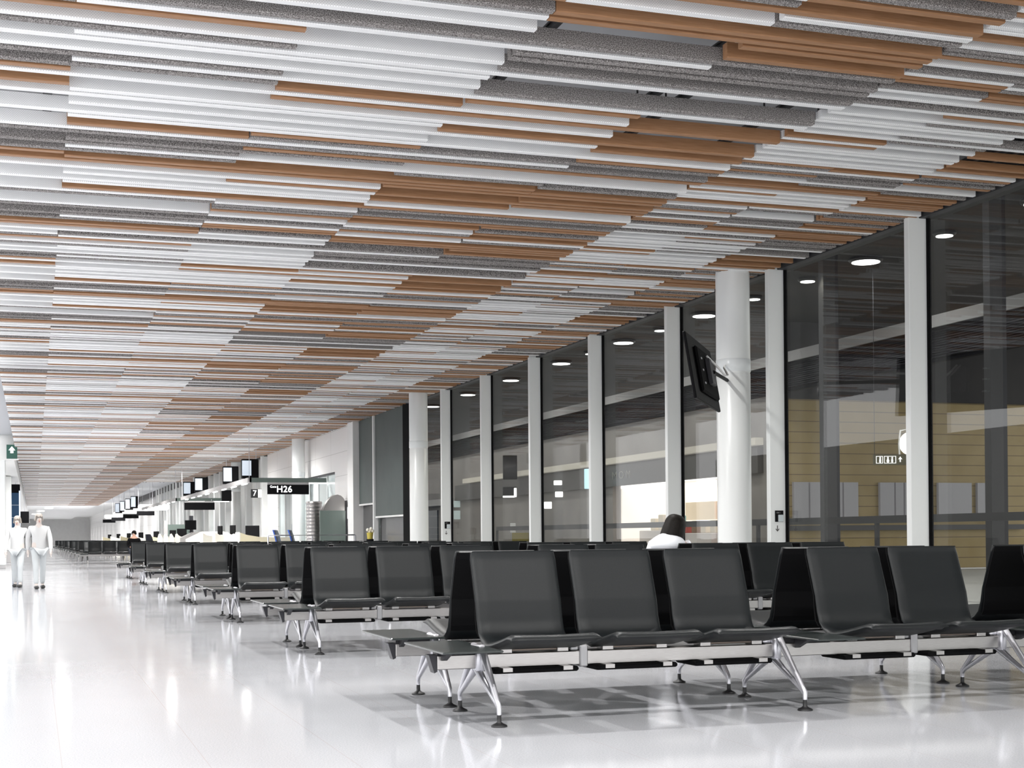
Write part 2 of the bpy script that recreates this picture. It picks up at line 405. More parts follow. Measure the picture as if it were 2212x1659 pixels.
def bench(sy, simple=False, nseat=8):
    r = empty('bench_seating')
    def Y(y): return y*sy
    def bx(mb, x0, x1, y0, y1, z0, z1, rb=None):
        a, b = sorted((Y(y0), Y(y1)))
        return mb.rbox(x0, x1, a, b, z0, z1, rb) if rb else mb.box(x0, x1, a, b, z0, z1)
    xe = LEGX[-1]+.12
    if simple:
        xe = 5.80
        for x in SEATX[:nseat]: seat_mesh(x, sy, True).build('seat', SEATM, r, True)
        m2 = MB(); bx(m2, 2.06, xe, -.055, .045, .285, .357); m2.build('beam', STEEL, r)
        for x in LEGX[:3]:
            m2 = MB().tube([(x, -.36, 0), (x, -.33, .12), (x, -.02, .30), (x, .02, .30), (x, .33, .12), (x, .36, 0)], [.012, .016, .022, .022, .016, .012], 6)
            m2.build('leg', STEEL, r)
        for a, b in TABX[:2]:
            m3 = MB(); bx(m3, a, b, -.41, .40, .357, .403); m3.build('table_top', TABM, r)
        return r
    m = MB(); bx(m, 2.06, xe, -.055, .045, .280, .357, .004); m.build('beam', STEEL, r)
    for x in SEATX:
        o = seat_mesh(x, sy).build('seat', SEATM, r, True, 60)
        sh = []
        for q, (yy, zz) in enumerate(PROF[1:9]):
            e = .008 if q in (0, 7) else .003
            sh.append([(x+e, Y(yy+.034+(.0 if q < 5 else .012*(q-4))), zz), (x+SW_-e, Y(yy+.034+(.0 if q < 5 else .012*(q-4))), zz), (x+SW_-e, Y(yy+.042+(.0 if q < 5 else .012*(q-4))), zz), (x+e, Y(yy+.042+(.0 if q < 5 else .012*(q-4))), zz)])
        MB().loft(sh).build('back_shell', BLACKM, o)  # black sheet added to darken the shaded gap between the backs
        # brackets with rod under the pan, and lower tray with its clips
        for xb in (x+.06, x+SW_-.125):
            mb = MB(); bx(mb, xb, xb+.065, -.075, .02, .358, .392, .003); mb.build('seat_bracket', STEEL, r)
        MB().tube([(x+.125, Y(-.05), .378), (x+SW_-.125, Y(-.05), .378)], .0115, 8).build('seat_rod', mat('bronze_rod', (.30, .25, .21), .35, .8) if 'bronze_rod' not in MATS else MATS['bronze_rod'], r, True)
        mb = MB(); bx(mb, x+.0, x+SW_-.02, -.13, .14, .252, .279, .008); t = mb.build('under_seat_tray', BLACKM, r)
        for xb in (x+.05, x+SW_-.115):
            mb = MB(); bx(mb, xb, xb+.055, -.139, -.128, .262, .2835)
            bx(mb, xb, xb+.055, -.128, .02, .279, .2835)
            mb.build('tray_clip', STEEL, t)
    for a, b in TABX:
        y0, y1 = (-.41, .40) if sy > 0 else (-.585, .22)
        mb = MB(); bx(mb, a, b, y0, y1, .391, .403, .004); mb.build('table_top', TABM, r)
        mb = MB()
        xm = a+.09 if a < 2.2 else a+.05
        mb.prism([(Y(-.22), .391), (Y(.16), .391), (Y(.03), .33), (Y(-.07), .33)], 'x', xm, xm+.03)
        mb.box(xm-.02, b-.02, min(Y(-.05), Y(.04)), max(Y(-.05), Y(.04)), .358, .391)
        mb.build('table_bracket', DKSTEEL, r)
    mb = MB(); mb.prism([(2.015, .36), (2.062, .36), (2.062, .27), (2.045, .262)], 'y', min(Y(-.045), Y(.035)), max(Y(-.045), Y(.035)))
    mb.build('beam_end_cap', DKSTEEL, r)
    for xc in (2.905, 5.06, 6.70):
        mb = MB(); bx(mb, xc-.024, xc+.024, -.066, .056, .268, .388, .006)
        bx(mb, xc-.075, xc-.024, -.045, .03, .358, .382, .006)
        mb.build('beam_clamp', DKCAST, r)
    for x in LEGX:
        L = MB()
        bx(L, x-.026, x+.026, -.075, .065, .262, .405, .010)       # cast hub round the beam
        bx(L, x-.085, x-.026, -.045, .035, .358, .385, .008)
        for s in (-1, 1):
            Lf = .36
            hy = -.005
            L.tube([(x+.004, Y(hy+s*.068), .398), (x+.005, Y(hy+s*.155), .31), (x+.006, Y(hy+s*(Lf-.025)), .128), (x+.006, Y(hy+s*Lf), .105), (x+.006, Y(hy+s*Lf), .062)], [.021, .0195, .0155, .0145, .0125], 10)
            L.tube([(x-.004, Y(hy+s*.02), .275), (x-.002, Y(hy+s*.13), .216), (x+.004, Y(hy+s*(Lf-.035)), .118), (x+.006, Y(hy+s*(Lf-.005)), .09)], [.024, .018, .0125, .009], 8)
        lo = L.build('leg', CAST, r, True, 50)
        for s in (-1, 1):
            MB().lathe(x+.006, Y(hy+s*Lf), [(.0115, .066), (.012, .045), (.0125, .026), (.022, .018), (.040, .010), (.043, .006), (.043, .0), (.001, 0.0)][::-1], 20).build('foot', RUBBER, lo, True, 50)
    return r
ORD = ['nearest', 'second', 'third', 'fourth', 'fifth', 'sixth', 'seventh']
BA = bench(1); BB = bench(-1)
for k in range(7):
    a = BA if k == 0 else copy_tree(BA); b = BB if k == 0 else copy_tree(BB)
    a.location = (0, 7.437+4.929*k, 0); b.location = (0, 8.355+4.929*k, 0)
    tag(a, 'black bench seating with side tables, %s row, seats facing the camera' % ORD[k], 'bench', 'rows of airport bench seating')
    tag(b, 'black bench seating backing onto the %s row, seats turned away' % ORD[k], 'bench', 'rows of airport bench seating')
FA = bench(1, True, 5); FB = bench(-1, True, 5)
FARW = ['first', 'second', 'third', 'fourth', 'fifth', 'sixth', 'seventh', 'eighth', 'ninth', 'tenth', 'eleventh', 'twelfth', 'thirteenth', 'fourteenth']
for k in range(14):
    y = 62.4+5.4*k
    a = FA if k == 0 else copy_tree(FA); b = FB if k == 0 else copy_tree(FB)
    a.location = (-.16-.03*k, y, 0); b.location = (-.16-.03*k, y+.92, 0)
    tag(a, 'distant dark bench beyond the first gate, %s row there, facing camera' % FARW[k], 'bench', 'distant rows of bench seating')
    tag(b, 'distant dark bench beyond the first gate, back to back with the %s row' % FARW[k], 'bench', 'distant rows of bench seating')

# ------------------------------------------------------------------ screen hung from the near pillar
def frame_matrix(o, ex, ey, ez):
    return Matrix(((ex.x, ey.x, ez.x, o.x), (ex.y, ey.y, ez.y, o.y), (ex.z, ey.z, ez.z, o.z), (0, 0, 0, 1)))
def at(u, v, z):          # place in the hall seen at a picture point, z metres ahead
    return Vector((0, 0, 1)) + (fw*F_PX + R2*(u-1106) + U2*(829.5+SHIFT-v))*(z/F_PX)
def tv():
    P0 = at(1480, 714, 15.5); P1 = at(1532, 757, 17.0); P2 = at(1511, 862, 15.6)
    ex = (P1-P0); wd = ex.length*1.04; ex.normalize()
    dn = (P2-P0); ez = -(dn-ex*dn.dot(ex)); ht = ez.length; ez.normalize(); ey = ez.cross(ex)
    M = frame_matrix(P0, ex, ey, ez)
    r = empty('hanging_screen', (0, 0, 0), label='large black flat screen seen from behind, tilted down beside the round pillar', cat='screen')
    r.matrix_world = M
    sgn = 1 if (Vector((0, 0, 1))-P0).dot(ey) > 0 else -1
    mb = MB().rbox(0, wd, min(0, -sgn*.035), max(0, -sgn*.035), -ht, 0, .008); mb.build('casing', BLACK, r)
    a, b = sorted((0, sgn*.045)); MB().rbox(wd*.2, wd*.88, a, b, -ht*.86, -ht*.16, .02).build('rear_cover', BLACKM, r)
    a, b = sorted((sgn*.045, sgn*.10)); MB().rbox(wd*.45, wd*.62, a, b, -ht*.7, -ht*.3, .008).build('mounting_plate', DKSTEEL, r)
    for t in (.32, .5, .7):
        a, b = sorted((sgn*.045, sgn*.052)); MB().box(wd*.3, wd*.33, a, b, -ht*t-.02, -ht*t).build('socket', CAST, r)
    # arm to the pillar and the looping white cable, in the screen's own space
    inv = M.inverted()
    pa = inv @ Vector((8.33, 16.12, 2.95)); MB().tube([(wd*.55, sgn*.10, -ht*.5), tuple(pa)], [.022, .022], 10).build('support_arm', BLACK, r, True)
    c = [(wd*.52, sgn*.06, -ht*.24), (wd*.56, sgn*.14, -ht*.40), (wd*.66, sgn*.2, -ht*.55), (wd*.80, sgn*.2, -ht*.50), (wd*.86, sgn*.16, -ht*.36), tuple(inv @ Vector((8.31, 16.14, 3.14)))]
    MB().tube(c, .013, 8).build('cable', WHITE, r, True)
tv()

# ------------------------------------------------------------------ small signs on the window columns
def text(name, body, size, mat_, loc, rot, parent=None, ext=.002, ax='CENTER', bold=0, sp=1):
    cu = bpy.data.curves.new(name, 'FONT'); cu.offset = bold; cu.space_character = sp; cu.body = body; cu.size = size; cu.extrude = ext; cu.align_x = ax; cu.align_y = 'CENTER'
    cu.materials.append(mat_); t = bpy.data.objects.new(name, cu); COL.objects.link(t)
    bpy.context.view_layer.update(); me = bpy.data.meshes.new_from_object(t.evaluated_get(bpy.context.evaluated_depsgraph_get()))
    COL.objects.unlink(t); bpy.data.objects.remove(t)
    o = bpy.data.objects.new(name, me); COL.objects.link(o); o.location = loc; o.rotation_euler = rot
    if parent: o.parent = parent
    return o
PLATEG = mat('plate_pale_grey', (.50, .55, .57), .4)
INK = mat('dark_ink', (.05, .045, .045), .6)
FAINT = mat('faint_lettering', (.25, .25, .25), .5)
def col_sign(k, w, xc, zt, label, label2):
    y = YC+PC*k; r = empty('information_plate', (xc, y, zt), label=label, cat='sign', group='small plates on the window columns')
    h = w*1.22
    MB().box(-w/2, w/2, -.006, .0, -h, 0).build('plate', BLACK, r)
    MB().box(-w*.13, w/2, -.009, -.006, -h*.98, -h*.38).build('notice', PLATEG, r)
    text('lettering', '120 1', w*.22, FAINT, (-w*.13, -.007, -h*.2), (PI/2, 0, 0), r)
    a = empty('direction_arrow', (xc-w*.22, y, zt-h*1.32), label=label2, cat='arrow', group='arrows on the window columns')
    m = MB(); s = w*.55
    m.prism([(-.06*s*1.2, 0), (.06*s*1.2, 0), (.06*s*1.2, -s*.95), (0, -s*1.08), (-.06*s*1.2, -s*.95)], 'y', -.004, 0)
    m.prism([(0, -s*1.2), (.42*s, -s*.72), (.34*s, -s*.62), (0, -s*.96), (-.34*s, -s*.62), (-.42*s, -s*.72)], 'y', -.0045, 0)
    m.build('arrow', INK, a)
col_sign(1, .117, 8.925, 1.295, 'small black and grey plate on the column beside the near round pillar', 'black downward arrow under the plate beside the near round pillar')
col_sign(6, .13, 8.925, 1.34, 'small black and grey plate on the column beside the far round pillar', 'black downward arrow under the plate beside the far round pillar')

# ------------------------------------------------------------------ outside: made-up wing standing in for the hall reflected in the glazing
EXT = noise_color(mat('facade_render', (.42, .40, .38), .8), (.21, .195, .185), (.27, .255, .24), ns=.6)
SOFF = noise_color(mat('soffit_dark', (.10, .10, .105), .8), (.022, .021, .024), (.034, .032, .032), ns=.5)
LOUV = mat('louvre_dark', (.016, .016, .02), .8, 0, .1)
LEDGE = mat('ledge_grey', (.42, .41, .41), .6)
LEDGE2 = mat('wing_ledge_grey', (.20, .195, .195), .6)
def course_mat():
    m = mat('cream_stone_courses', (.55, .48, .32), .8); b = m.node_tree.nodes['Principled BSDF']
    tc = nn(m, 'ShaderNodeTexCoord'); sx = nn(m, 'ShaderNodeSeparateXYZ'); lk(m, tc.outputs['Object'], sx.inputs[0])
    c = nn(m, 'ShaderNodeMath', operation='PINGPONG'); c.inputs[1].default_value = .145; lk(m, sx.outputs['Z'], c.inputs[0])
    d = nn(m, 'ShaderNodeMath', operation='LESS_THAN'); d.inputs[1].default_value = .012; lk(m, c.outputs[0], d.inputs[0])
    no = nn(m, 'ShaderNodeTexNoise'); no.inputs['Scale'].default_value = 1.5; lk(m, tc.outputs['Object'], no.inputs[0])
    cr = nn(m, 'ShaderNodeValToRGB'); cr.color_ramp.elements[0].color = (.27, .20, .085, 1); cr.color_ramp.elements[1].color = (.38, .30, .16, 1); lk(m, no.outputs[0], cr.inputs[0])
    mx = nn(m, 'ShaderNodeMix', data_type='RGBA'); mx.inputs['B'].default_value = (.16, .12, .07, 1)
    lk(m, d.outputs[0], mx.inputs['Factor']); lk(m, cr.outputs[0], mx.inputs['A']); lk(m, mx.outputs['Result'], b.inputs['Base Color']); return m
CREAM = course_mat()
tag(MB().box(9.2, 40, -12, 175, -.3, -.05).build('apron_ground', mat('apron', (.5, .5, .48), .7)), kind='structure')  # unseen ground, kept pale to bounce light up onto the slats
wing = empty('standin_wing', (0, 0, 0), label='grey stand-in wing for the reflected hall, across the glazing with dark louvre band and shop fronts', cat='building', kind='thing')
MB().box(9.25, 30, -5, 112, 6.75, 7.1).build('soffit', SOFF, wing)
mb = MB()
for j in range(14): mb.box(18.55+.0, 18.8, 2, 112, 4.80+.05*j, 4.80+.05*j+.028)
mb.box(18.7, 18.85, 2, 112, 4.72, 5.5); mb.build('louvre_band', LOUV, wing)
MB().box(18.35, 18.9, 2, 112, 5.5, 5.62).box(18.3, 18.36, 2, 112, 5.40, 5.66).build('ledge', LEDGE2, wing)
MB().box(18.8, 19.1, 34, 112, 2.9, 4.72).box(18.8, 19.1, 34, 36.0, 0, 2.9).box(18.8, 19.1, 44.9, 112, 0, 2.9).build('facade', EXT, wing)
MB().box(18.55, 18.8, 34.3, 62, 3.42, 3.62).build('glow_ledge', mat('ledge_glow', (.3, .28, .24), .6, emit=(1, .93, .8), es=.22), wing)  # no lamp here, the ledge's brightness is put in as emission
MB().box(18.62, 18.8, 34.3, 63.5, 2.66, 3.36).build('fascia', mat('fascia_dark', (.06, .055, .05), .5), wing)
MB().box(18.5, 18.8, 63.7, 112, 2.5, 2.8).build('cornice', LEDGE, wing)
for j, yy in enumerate((67, 73, 79, 86, 93)):
    MB().box(18.74, 18.8, yy, yy+3.6, .3, 2.3).build('window', mat('dark_glazing', (.05, .05, .052), .25) if 'dark_glazing' not in MATS else MATS['dark_glazing'], wing)
ft = text('lettering', 'M O M', .36, mat('fascia_letters', (.20, .19, .16), .5), (18.61, 43.7, 3.0), (PI/2, 0, PI/2), wing)
ft.scale = (1.5, 1, 1)
MB().box(19.1, 40, 34, 34.4, 0, 4.66).build('cream_wall', CREAM, wing)
MB().box(19.1, 40, 33.9, 34.0, 4.66, 6.74).build('upper_wall', SOFF, wing)
for x0, x1 in ((19.5, 19.95), (20.0, 20.45), (20.65, 21.0), (21.05, 21.5), (22.2, 22.65), (22.7, 22.95), (23.0, 23.3), (24.1, 25.2), (25.4, 26.4)):
    MB().box(x0, x1, 33.9, 34.0, 1.35, 2.4).build('window', mat('pane_glow', (.2, .2, .21), .5, emit=(.75, .72, .78), es=.09) if 'pane_glow' not in MATS else MATS['pane_glow'], wing)  # panes of the stand-in wing, their brightness put in as emission
MB().box(19.2, 27, 33.82, 33.9, 1.08, 1.22).build('window_ledge', DKGREY, wing)
# stand-in for the shop reflected in the glass, its walls and ceiling made to glow
shop = empty('standin_shop', (0, 0, 0), label='stand-in for a reflected bright shop with shelves of goods across the glazing, left of the near pillar', cat='shop', kind='thing')
SHOPL = mat('shop_glow', (.8, .78, .74), .6, emit=(1, .93, .86), es=1.0)
MB().box(21.9, 22.0, 36, 44.9, 0, 2.66).build('back_wall', SHOPL, shop)
MB().box(19.1, 22, 36, 44.9, 2.6, 2.66).build('shop_ceiling', SHOPL, shop)
MB().box(19.1, 22, 44.8, 44.9, 0, 2.66).box(19.1, 22, 35.9, 36, 0, 2.66).build('side_wall', mat('shop_side_glow', (.7, .65, .6), .6, emit=(1, .92, .84), es=.6), shop)
GOODS = [mat('goods_red', (.45, .06, .04), .5), mat('goods_brown', (.22, .12, .05), .5), mat('goods_blue', (.12, .2, .5), .5), mat('goods_cream', (.75, .68, .55), .5), mat('goods_teal', (.25, .5, .5), .5)]
UNIT = mat('shop_counter', (.68, .64, .62), .4)
for j, (y0, y1, h) in enumerate(((36.4, 38.7, 1.0), (39.1, 41.6, 1.05), (42.0, 44.5, 1.15))):
    r = empty('display_counter', (19.6, (y0+y1)/2, 0), label='pale counter of the stand-in shop across the glazing, %s of three along the shop' % ['nearest', 'middle', 'farthest'][j], cat='counter', group='shop counters', kind='thing')
    MB().rbox(0, .6, -(y1-y0)/2, (y1-y0)/2, 0, h, .02).build('cabinet', UNIT, r)
    for q in range(3):
        yy = -(y1-y0)/2+.5+q*(y1-y0)/3.2
        MB().box(-.02, 0, yy, yy+.55, .35, .72).build('poster', GOODS[(j+q) % 2], r)
random.seed(3)
PN = ['red', 'brown', 'blue', 'cream', 'teal']
for j in range(12):
    g = random.randrange(5); yy = 36.8+j*.63; w = random.uniform(.2, .4); h = random.uniform(.2, .55)
    o = MB().rbox(-w/2, w/2, -.15, .15, 0, h, .02).build('goods_box', GOODS[g]); o.location = (19.9, yy, [1.0, 1.05, 1.15][0 if yy < 38.8 else 1 if yy < 41.7 else 2]); o.rotation_euler = (0, 0, PI/2)
    tag(o, 'small %s box of goods on a stand-in shop counter, %s from the near end' % (PN[g], FARW[j] if j < 14 else ['fifteenth', 'sixteenth'][j-14]), 'box', 'goods on the shop counters', 'thing')
for j in range(3):
    r = MB().box(21.3, 21.88, 36.6+2.8*j, 38.8+2.8*j, 1.5, 2.1)
    o = r.build('wall_shelf', GOODS[[1, 0, 3][j]]); tag(o, '%s stocked shelf on the back wall of the stand-in shop' % ['brown', 'red', 'cream'][j], 'shelf', 'shop shelves', 'thing')
# glowing discs standing in for hall downlights reflected in the glazing
LY = [(25.65, 1), (33.2, 1), (38.5, 1), (43.7, 1), (48.9, 1), (54.3, 1), (59.6, 1), (22.95, .55), (28.0, .55), (30.5, .5), (35.9, .55), (41.1, .55), (46.3, .5), (20.2, 1), (65, .9), (70, .9)]
LY.sort()
for j, (yy, s) in enumerate(LY):
    o = empty('standin_lamp', (16.5, yy, 6.75), label='round glowing stand-in for a reflected hall lamp beyond the glazing, %s from the right edge' % (FARW[j] if j < 14 else ['fifteenth', 'sixteenth'][j-14]), cat='lamp', group='round stand-in lamps beyond the glazing', kind='thing')
    MB().lathe(0, 0, [(.30*s+.05, 0), (.30*s+.06, -.05), (.30*s+.02, -.09)], 20).build('rim', DKSTEEL, o, True)
    MB().lathe(0, 0, [(.29*s, -.02), (.29*s, -.10), (.001, -.12)], 20).build('diffuser', lamp_mat('standin_lamp_glow', (1, .98, .95), 6) if 'standin_lamp_glow' not in MATS else MATS['standin_lamp_glow'], o, True)
    if s > .8: spot(16.5, yy, 6.5, 200, 165, .5, .2, name='wing_fill_light')  # spot added under each large disc to light the stand-in wing
for yy, e in ((24, 260), (30.5, 320), (44, 150), (60, 200), (76, 260)):
    spot(14.5, yy, 5.9, e, 160, .5, .3, (1, .93, .8), name='added_fill_light')  # unseen lamps added to brighten the stand-in wing walls
for k in range(9): spot(11.6, 2+6.5*k, 6.2, 520, 112, .7, .25, name='added_fill_light')  # unseen lamps added so the ground bounce brightens slats near the windows
# added items standing in for reflections farther along the glazing
def wing_item(name, u0, v0, u1, v1, zc, m, label, cat, th=.12):
    a = at(u0, v0, zc); b = at(u1, v0, zc); c = at(u0, v1, zc)
    o = MB().rbox(0, (b-a).length, -th/2, th/2, -(a-c).length, 0, .02).build(name, m); o.location = a; o.rotation_euler = (0, 0, -YAW)
    return tag(o, label, cat, kind='thing')
wing_item('dark_board', 1086, 984, 1117, 1036, 57.0, BLACK, 'stand-in for a large dark upright board reflected in the glass between second and third bays from the far pillar', 'board')
wing_item('lit_box_sign', 1086, 1052, 1116, 1075, 57.0, BLACK, 'stand-in for a reflected black box sign with bright edges below the dark board beyond the glass', 'sign')
wing_item('glow_bar', 1110, 1054, 1116, 1074, 56.6, LAMPS, 'bright upright stand-in bar at the side of the black box sign', 'light', .06)
wing_item('glow_bar', 1086, 1071, 1112, 1075, 56.6, LAMPS, 'bright flat stand-in bar under the black box sign', 'light', .06)
wing_item('lit_panel_sign', 1196, 1038, 1214, 1048, 51.5, LAMPS, 'upper small white lit stand-in panel beyond the middle window bay', 'sign')
wing_item('lit_panel_sign', 1199, 1062, 1216, 1074, 51.5, LAMPS, 'lower small white lit stand-in panel beyond the middle window bay', 'sign')
wing_item('blue_screen', 1262, 1013, 1290, 1056, 48.6, mat('cyan_glow', (.3, .5, .6), .4, emit=(.55, .85, 1), es=.9), 'stand-in for a bright pale blue screen reflected in the glass beside the middle column', 'screen')
wing_item('glow_bar', 1175, 1084, 1192, 1099, 53.0, LAMPS, 'short thick cream stand-in bar low beyond the middle window bay', 'light', .06)
wing_item('cream_counter', 1106, 1151, 1142, 1169, 56.5, mat('olive_counter', (.26, .22, .05), .5), 'olive yellow stand-in counter low beyond the glass with white goods on it', 'counter', .5)
wing_item('white_goods', 1102, 1130, 1114, 1151, 56.5, WHITE, 'white stand-in stack standing on the olive counter beyond the glass', 'stack', .3)
wing_item('white_notice_board', 980, 1082, 1028, 1096, 66.0, LAMPX, 'upper pale lit stand-in board beyond the window beside the far pillar', 'board')
wing_item('white_notice_board', 980, 1103, 1028, 1122, 66.0, LAMPX, 'lower pale lit stand-in board beyond the window beside the far pillar', 'board')
# posts and railing added outside for uprights and a rail reflected in the glass
for x, y, w, l in ((13.6, 17.75, .22, 'dark square stand-in post outside the right-hand window'), (14.5, 23.9, .26, 'grey square stand-in post for a reflected pillar, left of the second window column')):
    o = empty('standin_post', (x, y, -.05), label=l, cat='post', group='stand-in posts outside the glazing', kind='thing')
    MB().box(-w/2, w/2, -w*.35, w*.35, 0, 6.8).build('post', DKGREY, o)
    MB().box(w/2, w/2+.09, -.05, .05, 0, 6.8).build('flange', DKSTEEL, o)
r = empty('standin_railing', (0, 0, 0), label='grey horizontal stand-in railing outside behind the window columns', cat='railing', kind='thing')
MB().box(13.0, 13.08, 12, 40, 1.16, 1.28).build('top_rail', DKGREY, r)
for j in range(8): MB().box(13.0, 13.06, 12+4*j-.03, 12+4*j+.03, -.05, 1.16).build('stanchion', DKGREY, r)
# stand-ins for the lit washroom sign and globe lamp reflected in the glass
ws = at(1923, 993, 30); r = empty('standin_washroom_sign', tuple(ws), -YAW, label='stand-in for a reflected lit washroom sign with figures and arrow beyond the glazing', cat='sign', kind='thing')
MB().box(-.35, .38, 0, .06, -.11, .11).build('panel', mat('olive_panel', (.10, .09, .05), .5), r)
mb = MB()
for x0, x1 in ((-.30, -.16), (-.13, .12)):
    for a, b, c, d in ((x0, x1, .068, .076), (x0, x1, -.076, -.068), (x0, x0+.008, -.076, .076), (x1-.008, x1, -.076, .076)): mb.box(a, b, -.012, 0, c, d)
mb.build('frame_lines', SIGNW, r)
for x, q in ((-.215, 0), (-.05, 1), (.04, 2)):
    m = MB(); m.ell((x, -.01, .043), (.017, .008, .017), 10, 6)
    m.prism([(x-.012, .025), (x+.012, .025), (x+(.028 if q == 1 else .018), -.03), (x+.012, -.062), (x-.012, -.062), (x-(.028 if q == 1 else .018), -.03)], 'y', -.014, -.002)
    m.build('figure', SIGNW, r)
MB().prism([(.20, -.05), (.22, -.05), (.22, .015), (.25, .005), (.21, .065), (.17, .005), (.20, .015)], 'y', -.014, -.002).build('arrow', SIGNW, r)
MB().box(-.33, -.32, .02, .03, .11, 5.0-.0).box(.35, .36, .02, .03, .11, 5.0).build('hanger', DKSTEEL, r)
r = empty('standin_globe_lamp', tuple(at(1962, 958, 31)), label='stand-in for a reflected white globe lamp with bracket beyond the glazing by the first column', cat='lamp', kind='thing')
MB().ell((.03, 0, 0), (.22, .22, .25), 20, 14).build('globe', LAMPS, r, True)
MB().tube([(-.22, 0, -.32), (-.24, 0, .0), (-.2, 0, .28), (0, 0, .32), (0, 0, 4.3)], .018, 8).build('bracket', WHITE, r, True)

# ------------------------------------------------------------------ end of the glazing: green blinds and white gate walls
BLIND = noise_color(mat('green_blind', (.10, .135, .13), .55), (.045, .062, .058), (.055, .073, .069), ns=1.5)
for y0, y1, z0, lab in ((34.93, 38.06, 1.57, 'longer grey-green roller blind next to the far round pillar'), (38.2, 40.1, 1.95, 'shorter narrower grey-green roller blind beside the white wall')):
    r = empty('roller_blind', (8.9, 0, 0), label=lab, cat='blind', group='grey-green roller blinds')
    MB().box(-.004, .004, y0, y1, z0, 4.34).build('fabric', BLIND, r)
    MB().rbox(-.02, .02, y0, y1, z0-.05, z0, .01).build('bottom_bar', WHITE, r)
MB_ = MB().rbox(8.84, 8.98, 38.07, 38.19, 0, 4.34, .01); tag(MB_.build('trim_3', COLW), kind='structure')
tag(MB().box(9.02, 9.05, 34.0, 40.15, 0, 4.34).build('window_13', mat('dark_glass', (.06, .06, .062), .15)), kind='structure')
tag(MB().rbox(8.72, 9.1, 40.15, 40.9, 0, 4.34, .01).build('trim_4', WALLW), kind='structure')
def panel_mat():
    m = mat('white_wall_panels', (.8, .79, .78), .35); b = m.node_tree.nodes['Principled BSDF']
    tc = nn(m, 'ShaderNodeTexCoord'); sx = nn(m, 'ShaderNodeSeparateXYZ'); lk(m, tc.outputs['Object'], sx.inputs[0])
    outs = []
    for ax, p, w in (('Y', 1.3, .010), ('Z', .36, .006)):
        c = nn(m, 'ShaderNodeMath', operation='PINGPONG'); c.inputs[1].default_value = p; lk(m, sx.outputs[ax], c.inputs[0])
        d = nn(m, 'ShaderNodeMath', operation='LESS_THAN'); d.inputs[1].default_value = w; lk(m, c.outputs[0], d.inputs[0]); outs.append(d.outputs[0])
    g = nn(m, 'ShaderNodeMath', operation='MAXIMUM'); lk(m, outs[0], g.inputs[0]); lk(m, outs[1], g.inputs[1])
    mx = nn(m, 'ShaderNodeMix', data_type='RGBA'); mx.inputs['A'].default_value = (.80, .79, .78, 1); mx.inputs['B'].default_value = (.45, .44, .43, 1)
    lk(m, g.outputs[0], mx.inputs['Factor']); lk(m, mx.outputs['Result'], b.inputs['Base Color']); return m
PANEL = panel_mat()
FROST = mat('frosted_glass', (.62, .70, .70), .25)
FROSTD = mat('frosted_glass_grey', (.33, .36, .36), .3)
# white panelled wall with glazed door bays
wall = MB()
wall.box(8.9, 9.15, 40.9, 43.6, 0, 4.7).box(8.9, 9.15, 43.6, 49.6, 3.05, 4.7).box(8.9, 9.15, 49.6, 50.6, 0, 4.7)
wall.box(8.9, 9.15, 50.6, 54.5, 3.05, 4.7).box(8.9, 9.15, 54.5, 57.0, 0, 4.7)
wall.box(9.3, 9.5, 57.0, 262, 0, 5.3)
tag(wall.build('wall_right', PANEL), kind='structure')
def glazed(n, y0, y1, top, nleaf):
    r = empty('door_%d' % n, (0, 0, 0), kind='structure')
    w = (y1-y0)/nleaf
    for j in range(nleaf):
        MB().box(8.98, 9.0, y0+w*j+.05, y0+w*(j+1)-.05, .05, top-.06).build('leaf', [FROST, FROSTD, FROST][j % 3], r)
        MB().box(8.94, 9.04, y0+w*(j+1)-.05, y0+w*(j+1)+.0, 0, top).build('stile', COLW, r)
    MB().box(8.93, 9.05, y0, y1, top-.06, top).build('head', DKSTEEL, r)
    MB().box(8.93, 8.96, y0+w-.16, y0+w-.12, .9, 1.5).build('door_handle', CAST, r)
glazed(1, 43.6, 49.6, 3.05, 4); glazed(2, 50.6, 54.5, 3.05, 3)
# ribs and recesses of the wall beyond: alternating white fins
for j in range(24):
    y = 58.2+2.3*j
    o = MB().rbox(8.85, 9.3, y, y+.42, 0, 4.6 if y < 90 else 5.0, .02).build('wall_fin', COLW)
    tag(o, kind='structure'); o.name = 'trim_%d' % (5+j)
for j in range(23):
    y = 58.2+2.3*j+.5
    o = MB().box(9.26, 9.3, y+.1, y+1.6, 0, 2.4).build('door_%d' % (3+j), [FROSTD, WALLW, FROST, DKSTEEL][(j*3+1) % 4]); tag(o, kind='structure')
# plain ceiling and light strips beyond the slats
tag(MB().box(6, 9.6, 88.2, 262, 4.9, 5.1).build('ceiling_2', WALLW), kind='structure')
tag(MB().box(-2, 6.2, 149, 262, 4.55, 4.75).build('ceiling_3', WALLW), kind='structure')
for k in range(9):
    for x in (.5, 5.0): spot(x, 172+10*k, LZ, 700, 172, 1, r=.2)
for j in range(9):
    o = empty('ceiling_light_strip', (8.8, 90+7*j, 4.82), label='white linear ceiling light along the right wall, %s beyond the last slats' % FARW[j], cat='light', group='linear lights along the right wall')
    MB().box(-.14, .14, 0, 5.6, 0, .08).build('housing', WHITE, o); MB().box(-.12, .12, .05, 5.55, -.02, 0).build('diffuser', LAMPW, o)
for j, (x, y) in enumerate(((2.6, 153), (1.6, 166), (.8, 182), (.2, 204))):
    o = MB().lathe(0, 0, [(.45, 0), (.45, -.08), (.001, -.10)], 16).build('ceiling_lamp', LAMPW); o.location = (x, y, 4.55)
    tag(o, 'small bright lamp in the plain ceiling at the hall end, %s from the slats' % FARW[j], 'lamp', 'lamps at the end of the hall', 'thing')
tag(MB().box(-6, 9.6, 261, 262, 0, 5.2).build('wall_back', WALLW), kind='structure')

